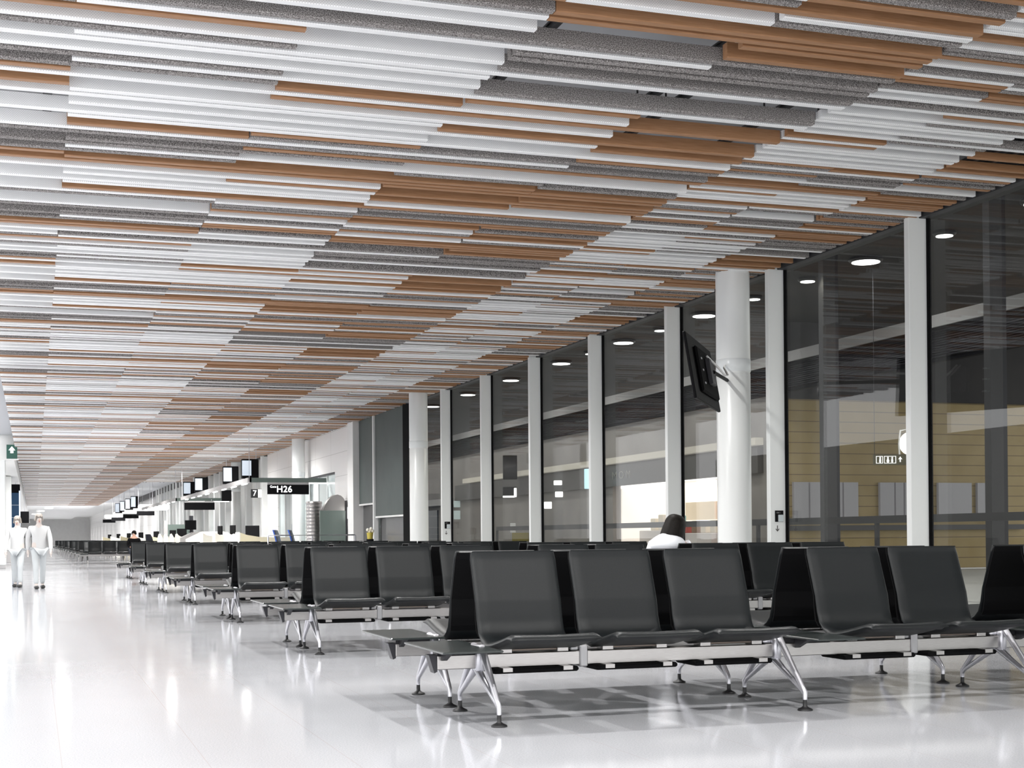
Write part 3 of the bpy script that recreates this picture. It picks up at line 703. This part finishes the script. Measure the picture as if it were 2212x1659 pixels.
# ------------------------------------------------------------------ gate desks, frames, signs, screens
LGLASS = mat('pale_green_glass', (.13, .165, .15), .2)
CREAMD = mat('cream_desk', (.72, .64, .42), .45)
CREAMW = mat('cream_white_desk', (.82, .79, .70), .4)
PAPER = mat('white_paper', (.85, .85, .84), .6)
BLUE = mat('blue_fabric', (.02, .09, .42), .7)
BLUEB = mat('dark_shell', (.012, .014, .03), .4)
def sign_board(x0, x1, y, z0, z1, label, letters=None):
    r = empty('hanging_sign', ((x0+x1)/2, y, z1), label=label, cat='sign', group='black hanging gate signs')
    w = x1-x0; h = z1-z0
    MB().box(-w/2, w/2, -.06, .06, -h, 0).build('board', BLACK, r)
    MB().box(-w/2, w/2, -.05, .05, 0, .07).build('top_channel', LEDGE, r)
    for sx in (-w*.4, w*.4): MB().box(sx-.01, sx+.01, -.01, .01, .07, 4.905-z1 if y > 90 else .165).build('hanger', CAST, r)
    if letters:
        a = text('lettering', letters[0], h*.34, SIGNW, (-w*.37, -.062, -h*.22), (PI/2, 0, 0), r)
        b = text('lettering', letters[1], h*.92, SIGNW, (-w*.10, -.062, -h*.5), (PI/2, 0, 0), r, bold=.004, sp=1.05)
    return r
def gate_frame(xo, y, y2, z, label):
    """horizontal metal frame over a gate desk: one bar out from the wall, one along the hall"""
    r = empty('overhead_canopy_bar', (xo, y, z), label=label, cat='frame', group='metal frames over the gate desks')
    MB().box(0, 8.9-xo, -.05, .05, 0, .145).build('cross_bar', LGLASS, r)
    MB().box(-.06, .06, -.05, y2-y, 0, .145).build('long_bar', LEDGE, r)
    for j in range(2):
        q = .6+j*1.15; MB().box(q, q+.75, -.03, .03, -.035, 0).build('tube_light', LAMPW, r)
    nl = int((y2-y)/2.6)
    for j in range(nl): MB().box(-.03, .03, .6+2.6*j, 1.6+2.6*j, -.035, 0).build('tube_light', LAMPW, r)
    for q in ((0, .0), (0, y2-y-.1)):
        MB().box(-.008, .008, q[1], q[1]+.016, .145, 4.30-z if z < 4.2 else .2).build('rod', CAST, r)
    return r
def monitor(x, y, z, h, label):
    r = empty('hanging_monitor', (x, y, z), label=label, cat='monitor', group='monitors on the gate frames')
    MB().rbox(-.30, .30, -.02, .14, 0, h, .02).build('casing', BLACK, r)
    MB().rbox(-.335, -.295, -.02, .62, .0, h, .01).build('side_casing', BLACK, r)
    MB().box(-.341, -.336, .02, .58, .07, h-.06).build('screen', SCREEN, r)
    return r
def monitor2(x, y, z, h, label):
    r = empty('hanging_monitor', (x, y, z), label=label, cat='monitor', group='monitors on the gate frames')
    MB().rbox(-.10, .44, 0, .22, 0, h, .02).build('casing', BLACK, r)
    a = MB().box(-.09, .20, -.006, 0, .09, h-.05); a.build('screen', SCREEN, r)
    if y > 90: MB().box(.19, .21, .1, .12, h, 4.905-z).build('hanger', CAST, r)
    return r
def office_chair(x, y, rz, label, m1=BLUE):
    r = empty('office_chair', (x, y, 0), rz, label=label, cat='chair', group='swivel chairs at the gate desks')
    prof = [(.0, .50), (.02, .70), (-.01, .90), (-.06, 1.10), (-.12, 1.26)]
    rings = []
    for i, (yy, z) in enumerate(prof):
        w = [.20, .23, .23, .21, .15][i]
        rings.append([(-w, yy, z), (0, yy+.05, z), (w, yy, z), (w, yy+.05, z), (0, yy+.10, z), (-w, yy+.05, z)])
    MB().loft(rings).build('backrest', m1, r, True, 60)
    rings = [[(p[0]*1.04, p[1]+.045, p[2]-.01) for p in q] for q in rings]; MB().loft(rings).build('back_shell', BLUEB, r, True, 60)
    MB().rbox(-.24, .24, -.46, .04, .44, .52, .04).build('seat', m1, r)
    MB().cyl(0, -.2, .09, .44, .03, 12).build('gas_column', CAST, r)
    for j in range(5):
        a = 2*PI*j/5; MB().tube([(0, -.2, .11), (.30*math.cos(a), -.2+.30*math.sin(a), .06)], [.025, .018], 8).build('base_arm', BLACK, r)
        MB().ell((.31*math.cos(a), -.2+.31*math.sin(a), .03), (.03, .03, .03), 10, 6).build('caster', RUBBER, r)
    return r
def gate(y, first, name, sc=1.0):
    """one gate: frame with monitors, sign, desks with clutter"""
    d = {}
    gate_frame(6.45, y, y+21.5, 2.76, 'grey metal frame with tube lights over the %s gate desks' % name)
    return d
gate(45.0, True, 'nearest')
sign_board(7.02, 8.33, 45.0, 2.385, 2.69, 'black hanging sign reading H26 over the nearest gate', ('Gate', 'H26'))
monitor2(6.40, 45.6, 2.91, .62, 'dark hanging monitor with blue screen, nearest on the first gate frame')
monitor2(6.40, 50.3, 2.91, .62, 'dark hanging monitor with blue screen, second on the first gate frame')
monitor2(6.40, 59.5, 2.91, .62, 'dark hanging monitor with blue screen, third on the first gate frame')
monitor2(6.40, 64.2, 2.91, .62, 'dark hanging monitor with blue screen, farthest on the first gate frame')
# number box and black display under the long bar
r = empty('number_sign', (7.85, 53.0, 2.50), label='small white lit number sign between the first and second monitors', cat='sign')
MB().box(-.2, .2, -.05, .05, 0, .32).build('board', DKGREY, r); MB().box(.06, .19, -.06, -.05, .01, .31).build('lit_panel', LAMPS, r)
text('lettering', '7', .30, SIGNW, (-.07, -.06, .16), (PI/2, 0, 0), r); MB().box(-.01, .01, -.01, .01, .32, 1.84).build('hanger', CAST, r)
r = empty('black_display', (7.62, 59.8, 2.55), label='small black display box hanging beyond the lit number sign', cat='display')
MB().rbox(-.2, .2, -.1, .1, 0, .46, .02).build('casing', BLACK, r); MB().box(-.01, .01, -.01, .01, .46, 1.8).build('hanger', CAST, r)
# second frame
gate_frame(6.35, 68.5, 90, 2.78, 'grey metal frame with tube lights over the second gate desks')
sign_board(6.75, 8.15, 68.4, 2.36, 2.70, 'blank black hanging sign over the second gate')
for j, yy in enumerate((97, 103, 109.5, 116)): monitor2(6.2, yy, 3.05, .8, 'small dark hanging monitor, %s beyond the slats' % FARW[j])
for j, (yy, x0) in enumerate(((93, 6.0), (106, 5.9), (120, 5.8), (133, 5.7))):
    sign_board(x0+.2, x0+1.3, yy, 2.50, 2.78, 'tiny black hanging sign far down the hall, %s beyond the second gate' % FARW[j])
    r = empty('lit_canopy', (x0+1.2, yy+2.5, 2.95), label='glowing white desk canopy far down the hall, %s past the second gate' % FARW[j], cat='canopy', group='glowing desk canopies')
    MB().rbox(-.7, 1.2, -.8, .8, 0, .30, .06).build('light_box', LAMPS, r)
    MB().rbox(-.6, 1.1, -.7, .7, -.06, 0, .02).build('under_panel', LAMPS, r)
    MB().box(-.01, .01, -.01, .01, .30, 1.955).build('hanger', CAST, r)
# desks at the nearest gate
def desk(x, y, w, label, m1=CREAMD, h0=1.02, h1=1.18):
    r = empty('gate_desk', (x, y, 0), label=label, cat='desk', group='gate desks')
    top = [(0, h1), (w*.12, h1-.07), (w*.35, h0+.02), (w*.65, h0), (w, h0)]
    MB().prism([(0, .0), (w, .0)]+top[::-1], 'y', -.05, 0).build('front_panel', m1, r)
    MB().prism([(0, .0), (w, .0)]+[(a, b+.0) for a, b in top[::-1]], 'y', .9, .95).build('rear_panel', CREAMW, r)
    MB().box(0, w, 0, .9, h0-.14, h0-.10).build('worktop', WHITE, r)
    MB().box(-.03, .0, -.05, .95, 0, h1+.02).build('side_panel', CREAMW, r)
    return r
desk(6.45, 47.2, 1.75, 'cream curved-top gate desk beside the blue chairs')
for j, (x, y) in enumerate(((6.38, 49.8), (6.30, 52.4), (6.18, 55.4))):
    desk(x, y, .95, 'pale cream gate desk unit, %s behind the curved-top desk' % FARW[j], CREAMW, 1.06, 1.2)
for j, (x, y, w) in enumerate(((5.9, 58.5, 1.1), (5.75, 61.0, 1.2))):
    r = empty('sloped_podium', (x, y, 0), label='%s podium with sloping top at the first gate' % ['white', 'grey'][j], cat='podium', group='sloped podiums')
    MB().prism([(0, 0), (w, 0), (w*1.35, 1.28), (w*.55, 1.28), (0, .98)], 'y', 0, .9).build('body', [CREAMW, LEDGE][j], r)
    MB().box(w*.1, w*.3, -.03, 0, .3, .7).build('leaflet_holder', PAPER, r)
for j in range(4):
    x, y = 4.95+.25*j, 60.2+.2*j
    o = MB().loft([[(-.11, 0, 0), (.11, 0, 0), (.11, .06, 0), (-.11, .06, 0)], [(-.11, 0, 1.02), (.11, 0, 1.02), (.11, .06, 1.02), (-.11, .06, 1.02)], [(-.06, 0, 1.2), (.0, 0, 1.22), (.0, .06, 1.22), (-.06, .06, 1.2)]]).build('desk_divider', CREAMW)
    o.location = (x, y, 0); tag(o, 'cream upright divider panel beside the sloped podiums, %s from the left' % FARW[j], 'divider', 'cream divider panels', 'thing')
def computer(x, y, z, rz, label, flip=1):
    r = empty('computer_screen', (x, y, z), rz, label=label, cat='monitor', group='computer screens on the gate desks')
    MB().rbox(-.02, .02, -.24, .24, .10, .50, .01).build('display', BLACK, r)
    MB().cyl(.06, 0, .02, .32, .02, 10).build('stand', BLACK, r); MB().rbox(-.06, .16, -.10, .10, 0, .02, .008).build('base', BLACK, r)
computer(6.92, 47.65, .92, 1.1, 'black computer screen on the curved-top desk')
computer(6.62, 50.3, .96, .25, 'black computer screen on the desk unit behind the curved-top desk')
computer(6.5, 52.9, .96, .2, 'black computer screen on the second desk unit')
computer(6.3, 61.3, 1.28, 1.3, 'wide black computer screen on the grey podium')
computer(6.42, 66.3, .96, 1.0, 'black computer screen at the left end of the first gate')
desk(6.2, 65.9, .9, 'cream desk at the left end of the first gate', CREAMW)
for j in range(3):
    o = MB().lathe(0, 0, [(.12, 0), (.15, .08), (.13, .16), (.06, .20), (.001, .2)], 14).build('paper_stack', PAPER); o.location = (6.45+.0*j+.2, 50.15+2.6*j+.15, .955+.0)
    tag(o, 'white bundle lying on the pale desk unit, %s from the curved-top desk' % FARW[j], 'bundle', 'white bundles on the desks', 'thing')
    o.location.x = (6.38, 6.30, 6.18)[j]+.3; o.location.y = (49.8, 52.4, 55.4)[j]+.35; o.location.z = .96
office_chair(8.05-.60, 45.9, -1.9, 'dark blue swivel chair beside the curved-top desk, left of the pair')
office_chair(8.05, 46.7, -1.75, 'blue swivel chair near the ridged metal cylinder, right of the pair')
office_chair(6.0, 80.3, -2.4, 'black swivel chair far off beside the second gate', BLACKM)
# railing
r = empty('queue_railing', (0, 39.2, 0), label='horizontal steel railing behind the benches in front of the green panel', cat='railing')
MB().tube([(6.12, 0, 0), (6.12, 0, 1.055), (6.14, 0, 1.07), (8.55, 0, 1.07), (8.57, 0, 1.055), (8.57, 0, 0)], .022, 10).build('rail', CAST, r, True)
MB().cyl(7.35, 0, 0, 1.05, .018, 10).build('post', CAST, r)
# ridged cylinder and curved kiosk
r = empty('ridged_cylinder', (8.05, 42.6, 0), label='ridged silver metal cylinder beside the green panel', cat='cylinder')
prof = [(.001, 0)]; z = 0
while z < 2.0:
    prof += [(.235, z), (.25, z+.05), (.235, z+.10)]; z += .105
prof += [(.22, 2.02), (.001, 2.06)]
MB().lathe(0, 0, prof, 28).build('drum', STEEL, r, True, 30)
r = empty('curved_kiosk', (8.40, 41.7, 0), label='green-fronted kiosk with arched silver hood by the white wall', cat='kiosk')
MB().rbox(-.36, .42, -.05, 0, 0, 1.80, .01).build('front_panel', LGLASS, r)
m = MB(); arc = [(-.24+.66*a, 1.80+b) for a, b in ((0, .04), (.08, .16), (.2, .29), (.35, .40), (.5, .46), (.65, .48), (.8, .45), (.92, .38), (1, .28))]
m.prism([(-.24, 1.80)]+arc+[(.42, 1.80)], 'y', .02, .32).build('hood', STEEL, r, True, 30)
MB().box(.42, .46, -.05, .4, 0, 2.1).build('side_panel', DKSTEEL, r)
r = empty('white_notice', (8.86, 41.3, 1.55), label='small white lit notice on the white wall by the kiosk', cat='notice')
MB().box(-.02, .0, -.2, .2, 0, .35).build('panel', LAMPS, r)
# flowers in a yellow pot
r = empty('flower_pot', (8.35, 36.4, .0), label='yellow pot with cream flowers on a stand beyond the benches', cat='flower pot')
MB().cyl(0, 0, 0, .95, .10, 12).build('stand', BLACK, r); MB().lathe(0, 0, [(.001, .95), (.07, .95), (.09, 1.12), (.08, 1.12)], 14).build('pot', mat('yellow_pot', (.55, .45, .08), .5), r, True)
for x, z in ((-.06, 1.19), (.03, 1.22), (.07, 1.16), (-.01, 1.15)):
    MB().ell((x, 0, z), (.045, .04, .045), 8, 6).build('blossom', CREAMW, r)

# far gates: desks as clusters
for g, yy in enumerate((74, 84, 96, 108, 121, 135)):
    x = 6.15-.03*g
    desk(x, yy, 1.9, 'distant cream gate desk, %s beyond the first gate' % FARW[g], CREAMD if g % 2 else CREAMW, 1.04, 1.22)
    computer(x+.6, yy+.4, .94, .6, 'tiny computer screen on the distant desk, %s beyond the first gate' % FARW[g])
r = empty('grey_kiosk', (7.2, 76, 0), label='grey-green kiosk panel at the second gate', cat='kiosk')
MB().box(-.55, .55, 0, .3, 0, 1.75).build('front_panel', LGLASS, r); MB().box(-.75, -.56, 0, .3, 0, 1.95).build('side_panel', LEDGE, r); MB().box(.56, .75, 0, .35, 0, 2.2).build('side_panel', DKSTEEL, r)

# ------------------------------------------------------------------ left side of the hall, far off
tag(MB().box(-13.6, -13.3, 6, 62, 0, 4.6).build('wall_left_blocker', noise_color(mat('blocker_dark', (.2, .2, .19), .7), (.12, .12, .115), (.20, .195, .18), (1, .4, .3), .5)), kind='structure')  # unseen dark wall added to keep the white world out of glass reflections
tag(MB().box(-3.2, -2.9, 53.5, 262, 0, 4.8).build('wall_left', WALLW), kind='structure')
tag(MB().box(-3.2, -.66, 53.5, 262, 3.85, 4.8).build('wall_left_upper', WALLW), kind='structure')
for j, (y, w, l) in enumerate(((53, 1.1, 'white left-hand pier at the edge of the view'), (66.5, 1.0, 'white left-hand pier with grey foot, second from the edge'), (88, .6, 'white left-hand pier beyond the blue shop front'), (112, .6, 'farthest white left-hand pier'))):
    o = empty('side_pier', (-1.47, y, 0), label=l, cat='pier', group='piers along the left side', kind='thing')
    MB().rbox(-.5, .53, 0, w, .55 if j == 1 else .12, 3.83, .02).build('shaft', COLW, o)
    MB().rbox(-.48, .51, .02, w-.02, 0, .55 if j == 1 else .12, .01).build('foot', LEDGE, o)
NAVY = mat('navy_glass', (.008, .03, .07), .3, emit=(.0, .05, .12), es=.35)
o = empty('blue_shop_front', (-1.45, 68, 0), label='dark blue glazed shop front on the left side', cat='shop front', kind='thing')
for j in range(5): MB().box(-1.4, .80, 2+j*.0, 2.1, .32+.58*j, .32+.58*j+.56).build('panel', NAVY, o)
MB().box(.80, .86, 2, 2.2, .2, 3.3).build('edge_strip', lamp_mat('blue_white_glow', (.6, .75, .95), .6), o)
for j, (x, y, z0, z1, w, l) in enumerate(((-.84, 74, 3.2, 3.75, .42, 'dark upright sign above the blue shop front'), (-.50, 84, 1.95, 2.6, .5, 'dark sign box high on the left beyond the blue shop front'), (-.30, 60, 1.10, 1.38, .42, 'black box sign at head height on the left aisle edge'))):
    o = empty('dark_sign', (x, y, z0), label=l, cat='sign', group='dark signs on the left side')
    MB().rbox(-w/2, w/2, 0, .2, 0, z1-z0, .02).build('board', BLACK, o)
    if j == 2: MB().cyl(-w/2+.05, .1, -1.10, 0, .03, 8).build('post', DKSTEEL, o)
    else: MB().box(-.01, .01, .09, .11, z1-z0, (3.86 if x < -.6 else 4.3)-z0).build('hanger', CAST, o)
o = empty('exit_sign', (-.72, 53.2, 3.86), label='dark green sign with white upward arrow at the left edge', cat='sign')
MB().box(-.18, .18, 0, .1, .02, .52).build('board', SIGNG, o); MB().box(-.9, .22, 0, .1, -.03, .02).build('shelf', WALLW, o)
MB().prism([(-.05, .22), (.05, .22), (.05, .32), (.11, .32), (0, .46), (-.11, .32), (-.05, .32)], 'y', -.012, -.001).build('arrow', SIGNW, o)

# ------------------------------------------------------------------ people
SKIN = mat('skin', (.55, .33, .24), .5)
HAIR = noise_color(mat('dark_hair', (.02, .014, .012), .5, 0, .12), (.003, .0025, .0025), (.012, .009, .007), (40, 40, 3), 6, bump=.5)
SHIRT = mat('white_shirt', (.80, .82, .86), .7)
TROUS = mat('dark_trousers', (.03, .035, .05), .8)
SHOE = mat('dark_shoe', (.02, .02, .02), .5)
SKINP = mat('pale_skin', (.52, .46, .43), .6)
PALE = mat('pale_coat', (.50, .50, .50), .8)
PALE2 = mat('pale_trousers', (.42, .44, .45), .8)
def skin_obj(name, chains, mat_, parent, sub=2):
    """chains: list of point lists [(x, y, z, r) ...]; a chain may start at an existing point"""
    vs = []; es = []; rs = []; idx = {}
    for ch in chains:
        prev = None
        for x, y, z, r in ch:
            k = (round(x, 4), round(y, 4), round(z, 4))
            if k not in idx: idx[k] = len(vs); vs.append((x, y, z)); rs.append(r)
            i = idx[k]
            if prev is not None and prev != i: es.append((prev, i))
            prev = i
    me = bpy.data.meshes.new(name); me.from_pydata(vs, es, [])
    o = bpy.data.objects.new(name, me); COL.objects.link(o)
    sk = o.modifiers.new('skin', 'SKIN'); sk.use_smooth_shade = True
    for i, r in enumerate(rs):
        rr = r if isinstance(r, tuple) else (r, r)
        me.skin_vertices[0].data[i].radius = rr; me.skin_vertices[0].data[i].use_root = (i == 0)
    me.materials.append(mat_)
    ss = o.modifiers.new('subsurf', 'SUBSURF'); ss.levels = sub; ss.render_levels = sub
    if parent: o.parent = parent
    return o
def hand(wr, d, n, th):
    """five curled fingers from wrist point wr, along d, palm normal n, thumb side th"""
    wr, d, n, th = Vector(wr), Vector(d).normalized(), Vector(n).normalized(), Vector(th).normalized()
    palm = wr+d*.085; out = [[(*wr, .024), (*(wr+d*.045), (.034, .018)), (*palm, (.036, .016))]]
    for k, L in enumerate((.070, .078, .072, .056)):
        b = palm+th*(.030-.020*k); p1 = b+d*L*.45+n*.006; p2 = b+d*L*.8+n*.022; p3 = b+d*L*.95+n*.040
        out.append([(*palm, (.036, .016)), (*b, .0095), (*p1, .0088), (*p2, .008), (*p3, .007)])
    t0 = wr+d*.03+th*.03; out.append([(*(wr+d*.045), (.034, .018)), (*t0, .012), (*(t0+d*.03+th*.02+n*.012), .0105), (*(t0+d*.055+th*.022+n*.026), .009)])
    return out
def head_parts(c, face, parent, hair_len, hairm=HAIR, s=1.0):
    """face features and bobbed hair around head centre c; face = unit direction"""
    f = Vector(face).normalized(); side = Vector((0, 0, 1)).cross(f).normalized(); c = Vector(c); u = f.cross(side)
    for sgn in (-1, 1):
        e = c+f*.083*s+side*sgn*.031*s+Vector((0, 0, .004)); MB().ell(tuple(e), (.011, .011, .009), 10, 6).build('eye', mat('eye_white', (.8, .8, .78), .3) if 'eye_white' not in MATS else MATS['eye_white'], parent, True)
        a = c+side*sgn*.078*s-Vector((0, 0, .01)); MB().ell(tuple(a), (.014, .018, .03), 10, 6).build('ear', SKIN, parent, True)
    nz = c+f*.1*s-Vector((0, 0, .02)); MB().ell(tuple(nz), (.013, .016, .024), 10, 6).build('nose', SKIN, parent, True)
    mo = c+f*.09*s-Vector((0, 0, .058)); MB().ell(tuple(mo), (.022, .012, .008), 10, 6).build('mouth', mat('lips', (.42, .14, .12), .5) if 'lips' not in MATS else MATS['lips'], parent, True)
def hair_bob(c, face, length, parent, m, tilt=0.0, wide=1.0, roll=0.0):
    f = Vector(face).normalized(); side = Vector((0, 0, 1)).cross(f).normalized()
    c = Vector(c); mb = MB(); N = 40; rings = []
    M = 14
    for i in range(M+1):
        t = i/M
        if t < .5:
            a = t/.5*PI/2; rr = math.sin(a)**.72; z = .115*math.cos(a)
        else:
            q = (t-.5)/.5; rr = 1+.22*q-.10*q*q; z = -length*q
        ring = []
        for j in range(N):
            b = 2*PI*j/N; fr = math.cos(b); sd = math.sin(b)
            rad = rr*(.100+.010*math.cos(2*b))*(1+.012*math.sin(23*b))*wide
            front = max(0, fr-.62)/.38
            zz = z
            if t > .45 and front > 0: zz = max(z, .05-.02*front); rad *= (1-.12*front)
            zz += .012*math.sin(9*b)*(t > .9)
            p = Vector((0, 0, zz+.012))+f*(fr*rad*1.08-.012)+side*sd*rad
            ring.append(c+p)
        rings.append(ring)
    cr, sr = math.cos(roll), math.sin(roll)
    rings = [[Vector((c.x+(p.x-c.x)*cr+(p.z-c.z)*sr, p.y, c.z-(p.x-c.x)*sr+(p.z-c.z)*cr)) for p in q] for q in rings]
    mb.loft(rings); o = mb.build('hair', m, parent, True, 80); return o
def seated_woman():
    X0, Y0 = 6.19, 13.20
    r = empty('person', (X0, Y0, 0), label='person with dark bobbed hair and white top sitting hunched with back to camera', cat='person')
    # local frame: facing +y (away), slightly turned to +x
    hips = (0.0, .0, .575); ch = []
    sp1 = (-.03, .03, .68); sp2 = (-.05, .07, .83); nk0 = (-.03, .115, .955); nk = (.0, .16, 1.0); hd = (.02, .205, 1.075); hd2 = (.025, .22, 1.13)
    body = [[(*hips, (.16, .12)), (*sp1, (.13, .09)), (*sp2, (.14, .09)), (*nk0, (.085, .06)), (*nk, .045), (*hd, (.075, .085)), (*hd2, (.06, .07))]]
    for s in (-1, 1):
        body.append([(*hips, (.17, .13)), (s*.10, .05, .57, .085), (s*.12, .42, .56, .065), (s*.13, .47, .44, .062), (s*.13, .47, .13, .042), (s*.13, .48, .07, .04), (s*.14, .62, .035, .03)])
        sh = (s*.155-.03, .085, .90); el = (s*.20-.02, .22, .68); wr = (s*.09, .40, .66)
        body.append([(*nk0, (.085, .06)), (*sh, .058), (*el, .042), (*wr, .028)])
        body += hand(wr, (-s*.35, 1, -.05), (0, .1, -1), (-s, .1, .2))
    b = skin_obj('body', body, SKIN, r)
    top = [[(*hips, (.18, .14)), (*sp1, (.185, .145)), (*sp2, (.19, .15)), (*nk0, (.125, .105)), (nk[0], nk[1]-.015, nk[2]-.005, .075)]]
    for s in (-1, 1):
        sh = (s*.155-.03, .085, .90); el = (s*.20-.02, .22, .68)
        top.append([(*nk0, (.125, .105)), (*sh, .074), (s*.185-.022, .165, .78, .066), (*el, .062)])
    skin_obj('white_top', top, SHIRT, r)
    tr = [[(*hips, (.18, .14))]]
    for s in (-1, 1): tr.append([(*hips, (.18, .14)), (s*.10, .05, .575, .093), (s*.12, .42, .565, .074), (s*.13, .47, .44, .072), (s*.13, .47, .14, .055)])
    skin_obj('trousers', tr, TROUS, r)
    for s in (-1, 1): MB().rbox(s*.13-.045, s*.13+.045, .42, .70, .0, .085, .03).build('shoe', SHOE, r)
    head_parts(hd, (.3, .9, -.3), r, .1)
    hair_bob((.055, .20, 1.085), (.25, 1, 0), .135, r, HAIR, wide=1.24, roll=.26)
    m = MB().tube([(-.075, .06, .985), (-.03, .045, .975), (.03, .065, .97)], .016, 8); m.build('collar', BLACKM, r, True)
    return r
w = seated_woman(); w.rotation_euler = (0, 0, -.25)
def walker(x, y, rz, coat, tro, label, h=1.0, ph=1):
    r = empty('person', (x, y, 0), rz, label=label, cat='person'); r.scale = (h, h, h)
    hips = (0, 0, .93); sp = (0, .01, 1.12); chs = (0, 0, 1.32); nk = (0, .01, 1.47); hd = (0, .015, 1.58); h2 = (0, .01, 1.64)
    b = [[(*hips, (.15, .11)), (*sp, (.135, .10)), (*chs, (.16, .11)), (*nk, .05), (*hd, (.075, .09)), (*h2, (.062, .075))]]
    lg = []; arms = []
    for s in (-1, 1):
        st = s*ph*.22
        leg = [(*hips, (.15, .11)), (s*.09, st*.1, .86, .09), (s*.09, st*.6+.03, .50, .055), (s*.09, st, .10, .038), (s*.09, st+.02, .06, .036), (s*.09, st+.15, .035, .03)]
        b.append(leg); arm = [(*chs, (.16, .11)), (s*.19, 0, 1.38, .052), (s*.24, -st*.4, 1.10, .04), (s*.23, -st*.8+.06, .87, .027)]
        b.append(arm); b += hand((s*.23, -st*.8+.06, .87), (0, .15, -1), (0, 1, .1), (-s*.2, 1, 0))
        lg.append((leg, arm))
    skin_obj('body', b, SKINP, r)
    ct = [[(0, 0, .80, (.19, .14)), (*hips, (.18, .135)), (*sp, (.155, .12)), (*chs, (.175, .125)), (0, .01, 1.43, .075)]]
    for leg, arm in lg: ct.append([(*chs, (.175, .125)), (arm[1][0], 0, 1.375, .066), (*arm[2][:3], .054), (*arm[3][:3], .042)])
    skin_obj('coat', ct, coat, r)
    tr = [[(*hips, (.16, .12))]]
    for leg, arm in lg: tr.append([(*hips, (.16, .12)), (*leg[1][:3], .098), (*leg[2][:3], .068), (*leg[3][:3], .056)])
    skin_obj('trousers', tr, tro, r)
    for leg, arm in lg: q = leg[3]; MB().rbox(q[0]-.045, q[0]+.045, q[1]-.07, q[1]+.19, 0, .08, .025).build('shoe', SHOE, r)
    head_parts(hd, (0, 1, 0), r, .1); hair_bob((0, .0, 1.60), (0, 1, 0), .06, r, mat('ash_hair', (.32, .29, .26), .6) if 'ash_hair' not in MATS else MATS['ash_hair'], wide=.98)
    return r
walker(.10, 30.6, PI+.1, PALE, PALE2, 'pale-clothed person walking up the aisle on the left, right of the two', .90)
walker(-.33, 31.8, PI-.15, PALE, PALE2, 'pale-clothed person walking up the aisle on the left, left of the two', .88, -1)
# person in a dark jacket on the first far bench
r = empty('person', (3.95, 60.9, 0), label='person in dark jacket sitting by the distant benches', cat='person')
b = [[(0, 0, .55, (.17, .13)), (0, -.02, .75, (.15, .12)), (0, 0, .98, (.19, .12)), (0, .02, 1.12, .05), (0, .05, 1.22, (.08, .09)), (0, .05, 1.28, (.06, .07))]]
j2 = [[(0, 0, .55, (.19, .15)), (0, -.02, .75, (.17, .14)), (0, 0, .98, (.21, .14)), (0, .01, 1.07, .08)]]
for s in (-1, 1):
    b.append([(0, 0, .55, (.17, .13)), (s*.1, -.05, .52, .09), (s*.12, -.42, .52, .07), (s*.12, -.45, .1, .045), (s*.12, -.58, .04, .03)])
    b.append([(0, 0, .98, (.19, .12)), (s*.2, 0, .99, .055), (s*.26, -.08, .75, .045), (s*.15, -.3, .66, .03)]); b += hand((s*.15, -.3, .66), (-s*.2, -1, 0), (0, 0, -1), (-s, 0, 0))
    j2.append([(0, 0, .98, (.21, .14)), (s*.2, 0, .99, .07), (s*.26, -.08, .75, .06), (s*.16, -.28, .665, .045)])
skin_obj('body', b, SKIN, r); skin_obj('jacket', j2, BLACKM, r); skin_obj('trousers', [[(0, 0, .55, (.185, .145)), (q*.1, -.05, .52, .11), (q*.12, -.42, .52, .085), (q*.12, -.45, .12, .06)] for q in (-1, 1)], TROUS, r); head_parts((0, .05, 1.22), (-.5, -1, 0), r, .1); hair_bob((0, .05, 1.24), (-.5, -1, 0), .05, r, HAIR)
